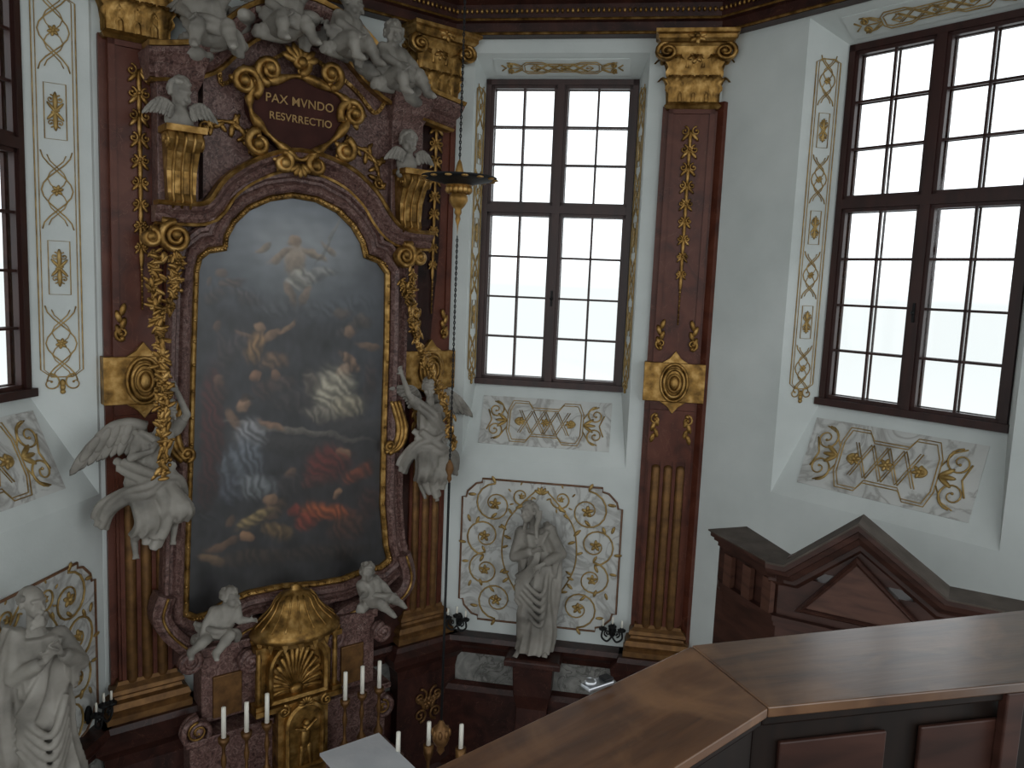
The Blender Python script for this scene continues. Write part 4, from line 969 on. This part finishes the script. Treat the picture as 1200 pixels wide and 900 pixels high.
def robe_fly(seed,sway):
    def f(mb,J,k):
        pe=J["pe"];ch=J["ch"];ne=J["ne"]
        # skirt follows each thigh, gathered at the hips
        rs=[]
        for i in range(7):
            t=i/6; p=pe.lerp(ch,t); rs.append((p.x,p.y,p.z,(.19-.02*t)*k,.155*k,.08))
        mb.loft(rs,k=9,seed=seed,tw=1)
        for s_ in "ab":
            hp=J["hip"+s_]; kn=J["kn"+s_]; an=J["an"+s_]; lo=kn.lerp(an,.45)
            mb.cap(hp,kn,.15*k,.12*k); mb.cap(kn,lo,.12*k,.1*k)
            for q in range(7):
                a=q/7*2*pi; o=V((math.cos(a)*.12*k,math.sin(a)*.09*k,0))
                mb.tube(cr([hp+o*1.1,kn+o,lo+o*1.05+V((0,0,-.05))],6),[.03*k]*13,seg=8)
        mid=(J["kna"]+J["knb"])/2
        drape(mb,[pe+V((0,.02,-.05)),mid+V((0,.06,.05)),mid+V((-sway*.04,.08,-.14)),mid+V((-sway*.1,.08,-.3))],.13*k,.07*k,1.8)
        drape(mb,[pe+V((-sway*.2,.02,.1)),pe+V((0,-.22*k,.0)),pe+V((sway*.22,-.08,-.06)),pe+V((sway*.32,0,-.22)),pe+V((sway*.36,.04,-.36))],.085*k,.04*k,1.3)
        drape(mb,[pe+V((sway*.2,-.06,.08)),pe+V((0,-.22*k,-.1)),pe+V((-sway*.2,-.08,-.18)),pe+V((-sway*.34,.0,-.3)),pe+V((-sway*.4,.04,-.46))],.085*k,.045*k,1.4)
        drape(mb,[J["sha"]+V((-.02,0,.03)),ch+V((-.03,-.15*k,-.05)),pe+V((.14*k,-.14*k,.1))],.06*k,.055*k)
        for s_ in "ab": mb.cap(J["sh"+s_],J["sh"+s_].lerp(J["el"+s_],.5),.08*k,.07*k)
    return f
JP=dict(he=(188,478,.2),ne=(186,496,.12),ch=(183,515,.06),pe=(170,556,0),sha=(165,513,.03),shb=(203,502,.06),ela=(150,534,.12),wra=(170,522,.29),elb=(215,484,.12),wrb=(203,457,.14),
 hipa=(162,564,0),hipb=(182,562,0),kna=(168,604,.2),knb=(204,588,.22),ana=(158,634,-.02),anb=(206,616,-.04),toa=(158,650,.04),tob=(202,634,.02),hda=V((.3,-.2,.8)),hdb=V((-.5,-.1,.8)))
u_,z_=B.hit(180,560,.5)
figure("altar_angel","white marble flying angel with raised arm beside altarpiece",B,V((u_,-.5,z_-.6)),.5,JP,.9,1.02,V((.5,-.75,-.35)),up=V((.25,0,1)),robe=robe_fly(1,1),hair=dict(seed=3,n=110),wings=[((-.08,.12,.12),(-.75,.05,-.05),(-.45,0,-.85),.62)],group="flying altar angels")
JP=dict(he=(493,452,.2),ne=(498,466,.12),ch=(500,481,.06),pe=(504,515,0),sha=(487,474,.04),shb=(514,476,.05),ela=(474,461,.1),wra=(465,438,.12),elb=(523,497,.12),wrb=(508,508,.27),
 hipa=(498,520,0),hipb=(512,520,0),kna=(488,546,.2),knb=(506,550,.2),ana=(494,568,-.02),anb=(510,572,-.02),toa=(496,581,.04),tob=(510,584,.04))
u_,z_=B.hit(500,515,.45)
figure("altar_angel","white marble flying angel reaching up beside altarpiece",B,V((u_,-.45,z_-.6)),.45,JP,.86,1.02,V((-.45,-.8,-.25)),robe=robe_fly(5,-1),hair=dict(seed=4,n=110),wings=[((.12,.12,.1),(.75,.05,.15),(.4,0,-.9),.56),((-.06,.14,.1),(-.5,.05,.75),(-.75,0,-.35),.38)],group="flying altar angels")
def putto(px,py,w,size,yaw,label,arms=((-.16,-.12,.36),(.2,-.1,.5)),wrs=((-.12,-.26,.4),(.26,-.16,.64)),legs=((-.1,-.24,.14),(.12,-.22,.2)),ank=((-.12,-.3,-.08),(.16,-.4,.04)),look=(0,-1,0),lean=0,wing_=True,grp="marble putti"):
    u,z=B.hit(px,py,w); T=B.M@Matrix.Translation((u,-w,z))@Matrix.Rotation(yaw,4,'Z')@Matrix.Scale(size,4)
    v=lambda a:V(a)
    L_=V((lean,0,0))
    J=dict(pe=V((0,0,.12)),ch=V((0,0,.3))+L_*.6,ne=V((0,-.01,.39))+L_*.8,he=V((0,-.03,.5))+L_,sha=V((-.12,0,.35))+L_*.7,shb=V((.12,0,.35))+L_*.7,ela=v(arms[0])+L_*.5,elb=v(arms[1])+L_*.5,wra=v(wrs[0])+L_*.5,wrb=v(wrs[1])+L_*.5,
      hipa=V((-.08,-.02,.1)),hipb=V((.08,-.02,.1)),kna=v(legs[0]),knb=v(legs[1]),ana=v(ank[0]),anb=v(ank[1]),toa=v(ank[0])+V((0,-.07,-.03)),tob=v(ank[1])+V((0,-.07,-.03)))
    def rb(mb,J,k):
        drape(mb,[J["pe"]+V((-.18,.02,.06)),J["pe"]+V((0,-.16,.02)),J["pe"]+V((.18,-.08,-.02)),J["pe"]+V((.24,0,-.14))],.06,.04)
        drape(mb,[J["pe"]+V((.12,.05,.02)),J["pe"]+V((0,.06,-.06)),J["pe"]+V((-.22,.0,-.1))],.08,.06)
    ws=[((-.06,.1,.02),(-.6,.3,.5),(-.3,.1,-.9),.26),((.06,.1,.02),(.6,.3,.5),(.3,.1,-.9),.26)] if wing_ else []
    return figure("cherub_statue",label,T,V((0,0,0)),0,None,.84,1.12,V(look),child=True,robe=rb,wings=ws,hair=dict(seed=int(px),n=90),vox=.0125,joint3=J,group=grp)
relax=dict(arms=((-.18,-.08,.26),(.18,-.08,.26)),wrs=((-.12,-.22,.18),(.22,-.16,.14)),legs=((-.1,-.2,.13),(.14,-.18,.15)),ank=((-.1,-.26,-.04),(.2,-.26,-.02)))
up1=dict(arms=((-.18,-.08,.26),(.18,-.06,.44)),wrs=((-.12,-.22,.18),(.2,-.12,.58)),legs=((-.1,-.2,.13),(.14,-.18,.15)),ank=((-.12,-.26,-.04),(.18,-.28,-.02)))
putto(246,56,.52,1.12,-.3,"white marble cherub reclining on altarpiece crown",look=(.5,-.8,-.2),lean=-.08,**up1)
putto(330,46,.55,1.1,.1,"white marble cherub with raised arm at top of altarpiece",look=(-.3,-.9,-.1),lean=.05,**up1)
putto(402,66,.55,1.1,.4,"white marble cherub leaning forward on altarpiece crown",look=(.3,-.8,-.4),lean=.08,**relax)
putto(463,106,.52,1.15,.2,"white marble cherub seated on sloping pediment",look=(-.5,-.8,-.1),lean=-.06,**relax)
putto(252,750,.6,.9,-.2,"white marble cherub leaning over scroll beside tabernacle",look=(.8,-.6,-.2),lean=.16,wing_=False,grp="lower marble putti",arms=((-.18,-.08,.26),(.18,-.1,.24)),wrs=((-.24,-.14,.12),(.28,-.18,.26)),legs=((-.12,-.18,.1),(.14,-.2,.12)),ank=((-.28,-.2,-.02),(-.02,-.28,-.04)))
putto(438,710,.6,.92,.3,"white marble cherub reclining on scroll beside tabernacle",look=(-.6,-.7,-.2),lean=-.16,wing_=False,grp="lower marble putti",arms=((-.18,-.1,.26),(.18,-.08,.26)),wrs=((-.3,-.16,.28),(.26,-.12,.14)),legs=((-.1,-.2,.12),(.16,-.16,.1)),ank=((.02,-.28,-.02),(.32,-.18,-.02)))
mb=MB(B.M); R_=random.Random(11)
for (x,y) in((236,60),(262,46),(292,28),(322,20),(356,22),(382,40),(412,60),(434,84),(474,114)):
    u,z=B.hit(x,y,.4)
    for k in range(5): mb.ell((u+R_.uniform(-.13,.13),-.4+R_.uniform(-.1,.1),z+R_.uniform(-.05,.06)),(R_.uniform(.09,.14),R_.uniform(.09,.14),R_.uniform(.06,.09)))
mb.build("carved_cloud",m_stat,label="carved white marble cloud bank along top of altarpiece",cat="sculpture",remesh=.02,smit=5)
def bust(px,py,w,sz,look):
    u,z=B.hit(px,py,w); T=B.M@Matrix.Translation((u,-w,z))@Matrix.Scale(sz,4)
    e=empty("cherub_bust",T@V((0,0,0)),"white marble winged cherub head on gilt console","sculpture","winged cherub busts")
    mb=MB(T); mb.ell((0,0,.16),(.15,.11,.13)); mb.ell((0,.02,.04),(.14,.1,.08)); mb.cap((0,0,.2),(0,-.02,.36),.08,.07); g,Rr=head(mb,V((0,-.03,.42)),V(look),V((0,0,1)),1.3,True); mb.build("body",m_stat,parent=e,remesh=.014)
    mb=MB(T); hairdo(mb,g,Rr,1.3,seed=int(px),n=100); mb.build("hair",m_stat,parent=e,remesh=.009,smit=2)
    for s_ in(-1,1):
        mb=MB(T); wing(mb,(s_*.08,-.1,.26),V((s_*.8,.1,.3)),V((s_*.05,.0,-1)),.27); mb.build("wing",m_stat,parent=e)
bust(210,160,.48,.95,(.2,-.9,-.35)); bust(476,207,.48,.9,(-.2,-.9,-.35))
# ------------------------------------------------------------ sanctuary lamp
lp=aty(538,211,6.5); SL=empty("sanctuary_lamp",lp,"gilded bronze sanctuary lamp dish hanging on long chain","hanging lamp")
T=Matrix.Translation(lp); mb=MB(T)
mb.lathe((0,0,0),[(.0,-.005),(.12,.0),(.2,.01),(.285,.022),(.3,.025),(.3,.015),(.26,.0),(.2,-.012),(.13,-.03),(.09,-.05),(0,-.05)],32)
mb.build("dish",m_black,parent=SL,label="dark wide shallow dish")
mb=MB(T@Matrix.Diagonal((.85,.85,.85,1))); mb.lathe((0,0,0),[(.14,-.035),(.11,-.07),(.06,-.09),(.05,-.11),(.085,-.15),(.09,-.19),(.06,-.24),(.03,-.27),(.035,-.3),(.02,-.33),(.026,-.36),(.008,-.42),(0,-.52)],20)
for k in range(14):
    q=2*pi*k/14; mb.ell((.1*math.cos(q),.1*math.sin(q),-.09),(.03,.03,.04),q=(8,5)); mb.ell((.335*math.cos(q),.335*math.sin(q),.006),(.035,.035,.012),q=(7,5))
mb.lathe((0,0,0),[(0,.2),(.02,.16),(.035,.1),(.05,.04),(.05,0)],14)
mb.build("finial",m_gold,parent=SL)
def chain(a,b,name,r,link,m):
    mb=MB(); a=V(a);b=V(b); n=int((b-a).length/link); d=(b-a).normalized()
    for i in range(n):
        c=a+d*link*(i+.5); ax=V((1,0,0)) if i%2 else V((0,1,0))
        mb.tube([c+d*(link*.62*math.sin(t*pi/4))+ax*(link*.28*math.cos(t*pi/4)) for t in range(8)],r,seg=4,closed=True)
    mb.build(name,m,parent=SL)
chain(lp+V((0,0,.16)),lp+V((0,0,ZW-lp.z)),"chain",.0045,.024,m_black)
p2=aty(530,545,6.5); low=V((lp.x,lp.y,p2.z)); chain(lp+V((0,0,-.44)),low,"lower_chain",.0045,.022,m_black)
mb=MB(Matrix.Translation(low)); mb.lathe((0,0,0),[(0,.05),(.015,.03),(.03,0),(.035,-.04),(.015,-.09),(.02,-.12),(0,-.16)],12); mb.build("drop_ornament",m_goldd,parent=SL)
zl=aty(517,845,6.5).z
mb=MB(); mb.tube([low+V((0,0,-.15)),V((lp.x,lp.y,zl))],.012); mb.build("cord",m_black,parent=SL)
mb=MB(Matrix.Translation((lp.x,lp.y,zl))); mb.lathe((0,0,0),[(0,.02),(.02,0),(.04,-.04),(.07,-.07),(.075,-.16),(.06,-.2),(.03,-.24),(.035,-.27),(0,-.32)],16)
for k in range(8): q=k*pi/4; mb.ell((.07*math.cos(q),.07*math.sin(q),-.1),(.02,.02,.04),q=(7,5))
mb.build("lower_lamp",m_goldd,parent=SL,label="small ornate gilt lamp body at cord end")
# ------------------------------------------------------------ gallery parapet
ZR=CZ-.85
def R2(px,py,z=ZR): p=atz(px,py,z); return V((p.x,p.y))
f0=R2(505,902);f1=R2(810,757);f2=R2(1196,716); n0=R2(790,900);n1=R2(900,830);n2=R2(1200,801)
f0=f1+(f0-f1)*2.0; n0=n1+(n0-n1)*3.0; f2=f1+(f2-f1)*2; n2=n1+(n2-n1)*2.2
an1=math.atan2((f1-f0).y,(f1-f0).x); an2=math.atan2((f2-f1).y,(f2-f1).x)
m_wood=mat("walnut_top",[(66,43,28),(94,63,41),(110,77,52)],scale=3,rough=.36,dist=.6,stretch=(1,7,1),rz=-an1,bump=.03,coat=.2,crough=.25,worn=(130,94,64))
m_wood2=mat("walnut_top_b",[(60,40,28),(86,59,40),(102,72,50)],scale=3,rough=.3,dist=.6,stretch=(1,7,1),rz=-an2,bump=.03,coat=.6,crough=.2,worn=(120,88,62))
RL=empty("gallery_parapet",((f1.x+n1.x)/2,(f1.y+n1.y)/2,4.6),"wooden gallery parapet with broad worn walnut handrail top","balustrade")
def slab(q,z0,z1,name,m,bev=.012,lab_=None):
    mb=MB(); n=len(q); vs=[(p.x,p.y,z0) for p in q]+[(p.x,p.y,z1) for p in q]
    mb.add(vs,[tuple(range(n)),tuple(range(2*n-1,n-1,-1))]+[(i,(i+1)%n,(i+1)%n+n,i+n) for i in range(n)],False)
    return mb.build(name,m,parent=RL,bevel=bev,label=lab_)
g2=(f2-f1).normalized()*.002
slab([f0,f1,n1,n0],ZR-.022,ZR,"handrail_top",m_wood,.003,"worn warm brown rail board")
slab([f1+g2,f2,n2,n1+g2],ZR-.022,ZR+.002,"handrail_top",m_wood2,.003,"glossy brown rail board")
def ins(a,b,t): return a+(b-a)*t
for (a,b,c,d) in((f0,f1,n1,n0),(f1,f2,n2,n1)):
    slab([ins(a,d,.06),ins(b,c,.06),ins(b,c,.95),ins(a,d,.95)],ZR-.05,ZR-.023,"rail_moulding",m_woodd,.006)
    slab([ins(a,d,.2),ins(b,c,.2),ins(b,c,.86),ins(a,d,.86)],ZR-1.15,ZR-.051,"parapet_body",m_woodd,.005)
    slab([ins(a,d,.1),ins(b,c,.1),ins(b,c,.92),ins(a,d,.92)],ZR-1.3,ZR-1.15,"parapet_plinth",m_case,.01)
# raised near-side panels and post
dn=(n2-n1).normalized(); nn_=V((dn.y,-dn.x)); bn=n1+(f1-n1)*.14
L2=(n2-n1).length
for k in range(4):
    a=bn+dn*(.06+k*L2/4); b=bn+dn*((k+1)*L2/4-.03)
    slab([a,b,b+nn_*.012,a+nn_*.012],ZR-.95,ZR-.1,"parapet_panel",m_case,.004)
a=n1+dn*(L2*.43); slab([a-nn_*.03,a+dn*.05-nn_*.03,a+dn*.05-nn_*.004,a-nn_*.004],ZR-1.15,ZR-.024,"parapet_post",m_case,.004)
mb=MB(); q=[ins(f0,n0,.5),ins(f1,n1,.5),ins(f2,n2,.5),V((6,-3)),V((-3,-3))]
vs=[(p.x,p.y,ZR-1.35) for p in q]+[(p.x,p.y,ZR-1.3) for p in q]; n=5
mb.add(vs,[tuple(range(n)),tuple(range(2*n-1,n-1,-1))]+[(i,(i+1)%n,(i+1)%n+n,i+n) for i in range(n)],False)
mb.build("trim_5",m_woodd,kind="structure",label="wooden gallery deck")
lp2=atz(700,805,ZR+.0); e=empty("clip_lamp",lp2,"small silver lamp clipped to rail edge","lamp")
T=Matrix.Translation(lp2)@Matrix.Rotation(math.radians(35),4,'Z'); mb=MB(T); mb.box(-.035,.035,-.016,.016,.002,.012); mb.lathe((-.02,0,.012),[(0,0),(.014,0),(.014,.008),(.006,.012),(0,.012)],12); mb.build("lamp_body",m_metal,parent=e,bevel=.003)
mb=MB(T); mb.box(.012,.036,-.012,.012,.012,.018); mb.build("clip",m_black,parent=e,bevel=.002)
# ------------------------------------------------------------ organ case with pediment
K=aty(905,657,5.5); zk=K.z; K2=V((K.x,K.y)); Q=atz(1195,716,zk); Q2=V((Q.x,Q.y)); df=(Q2-K2).normalized()
P1=atz(840,622,zk); P12=V((P1.x,P1.y)); nb=V((-df.y,df.x))
if nb.y<0: nb=-nb
Lf=(Q2-K2).length
OCs=empty("organ_case",(K.x,K.y,0),"reddish-brown wooden case with dusty triangular pediment top","cabinet")
def poly3(mb,q,z0,z1):
    n=len(q); vs=[(p.x,p.y,z0) for p in q]+[(p.x,p.y,z1) for p in q]
    mb.add(vs,[tuple(range(n)),tuple(range(2*n-1,n-1,-1))]+[(i,(i+1)%n,(i+1)%n+n,i+n) for i in range(n)],False)
l_=(P12-K2).normalized(); nl=V((l_.y,-l_.x))
if nl.dot(df)>0: nl=-nl
def fp(off,fo=None,bk=.3):
    fo=off if fo is None else fo
    return [P12+nl*off,K2+(nl-nb).normalized()*off*1.1 if fo==off else K2+nl*off-nb*fo,Q2+df*.6-nb*fo,Q2+df*.6+nb*bk,P12+nb*.12+nl*off*0]
wO=Wall(K2,df,Lf)
ua,za=wO.hit(1008,612,0); ul=wO.hit(922,651,0)[0]; ur=wO.hit(1112,692,0)[0]
mb=MB(); poly3(mb,fp(-.16,-.16),0,zk-.45); poly3(mb,fp(-.1,-.1),0.0,zk-.12)
mb.build("case_body",m_case,parent=OCs)
rk=[(-.03,zk),(ul,zk),(ua,za),(ur,zk),(Lf+.6,zk)]
pf=[(-.2,-.2),(-.2,-.1),(-.17,-.07),(-.14,-.07),(-.13,-.02),(-.09,.0),(-.08,.04),(-.045,.05),(-.035,.08),(-.004,.08),(-.004,-.18)]
mb=MB(wO.M); mb.sweep(rk,pf); mb.prism([(ul-.1,zk-.05),(ur+.1,zk-.05),(ua,za-.05)],.09,.17)
mb.build("raking_cornice",m_case,parent=OCs)
mb=MB(wO.M); mb.sweep(rk,[(-.003,-.19),(-.003,.082),(.010,.084),(.010,-.19)]); mb.build("cornice_top",m_dust,parent=OCs,label="dusty grey boards on pediment and cornice")
mb=MB()
for (o_,a,b) in((-.07,.17,.12),(-.02,.12,.07),(.02,.07,.035),(.055,.035,.003)):
    poly3(mb,[P12+nl*o_,K2+nl*o_-l_*.02,K2-nl*.15+l_*.0,P12-nl*.3],zk-a,zk-b)
for (o_,a,b) in((-.07,.5,.46),(-.05,.46,.42)): poly3(mb,fp(o_,o_),zk-a,zk-b)
mb.build("cornice",m_case,parent=OCs)
mb=MB(); poly3(mb,[P12+nl*.06+l_*.03,K2+nl*.06-l_*.03,K2-nl*.2,P12-nl*.3+l_*.03],zk-.003,zk+.009); mb.build("flank_top",m_dust,parent=OCs,label="dusty grey cornice ledge")
for t in(.15,.5,.85):
    mb=MB(); c=K2+(P12-K2)*t; poly3(mb,[c+nl*-.09-l_*.05,c+nl*-.05-l_*.05,c+nl*-.05+l_*.05,c+nl*-.09+l_*.05],zk-.42,zk-.17)
    mb.build("flank_panel",m_case2,parent=OCs)
tri=[(ul+.14,zk-.32),(ua,za-.32),(ur-.1,zk-.32)]
mb=MB(wO.M); mb.prism(tri,.07,.12); mb.build("tympanum_panel",m_case2,parent=OCs,label="lighter recessed triangular panel")
mb=MB(wO.M); mb.sweep(tri[::-1],[(-.0,-.12),(-.0,-.05),(.02,-.03),(.04,-.05),(.04,-.12)],closed=True,side=-1); mb.build("tympanum_moulding",m_case,parent=OCs)
# ------------------------------------------------------------ light
w=bpy.data.worlds.new("world"); scene.world=w; w.use_nodes=True; nt=w.node_tree; bg=nt.nodes["Background"]
tc=nt.nodes.new("ShaderNodeTexCoord"); sp=nt.nodes.new("ShaderNodeSeparateXYZ"); rp=nt.nodes.new("ShaderNodeValToRGB")
nt.links.new(tc.outputs["Generated"],sp.inputs[0]); mr=nt.nodes.new("ShaderNodeMapRange"); mr.inputs[1].default_value=-.3; mr.inputs[2].default_value=.3
nt.links.new(sp.outputs[2],mr.inputs[0]); nt.links.new(mr.outputs[0],rp.inputs[0])
el=rp.color_ramp.elements; el[0].position=.2; el[0].color=(.56,.59,.59,1); el[1].position=.56; el[1].color=(.93,.98,1.0,1); x=el.new(.4); x.color=(.5,.53,.525,1); x=el.new(.5); x.color=(.5,.53,.525,1)
nt.links.new(rp.outputs[0],bg.inputs[0]); bg.inputs[1].default_value=1.95
scene.view_settings.view_transform='Standard'
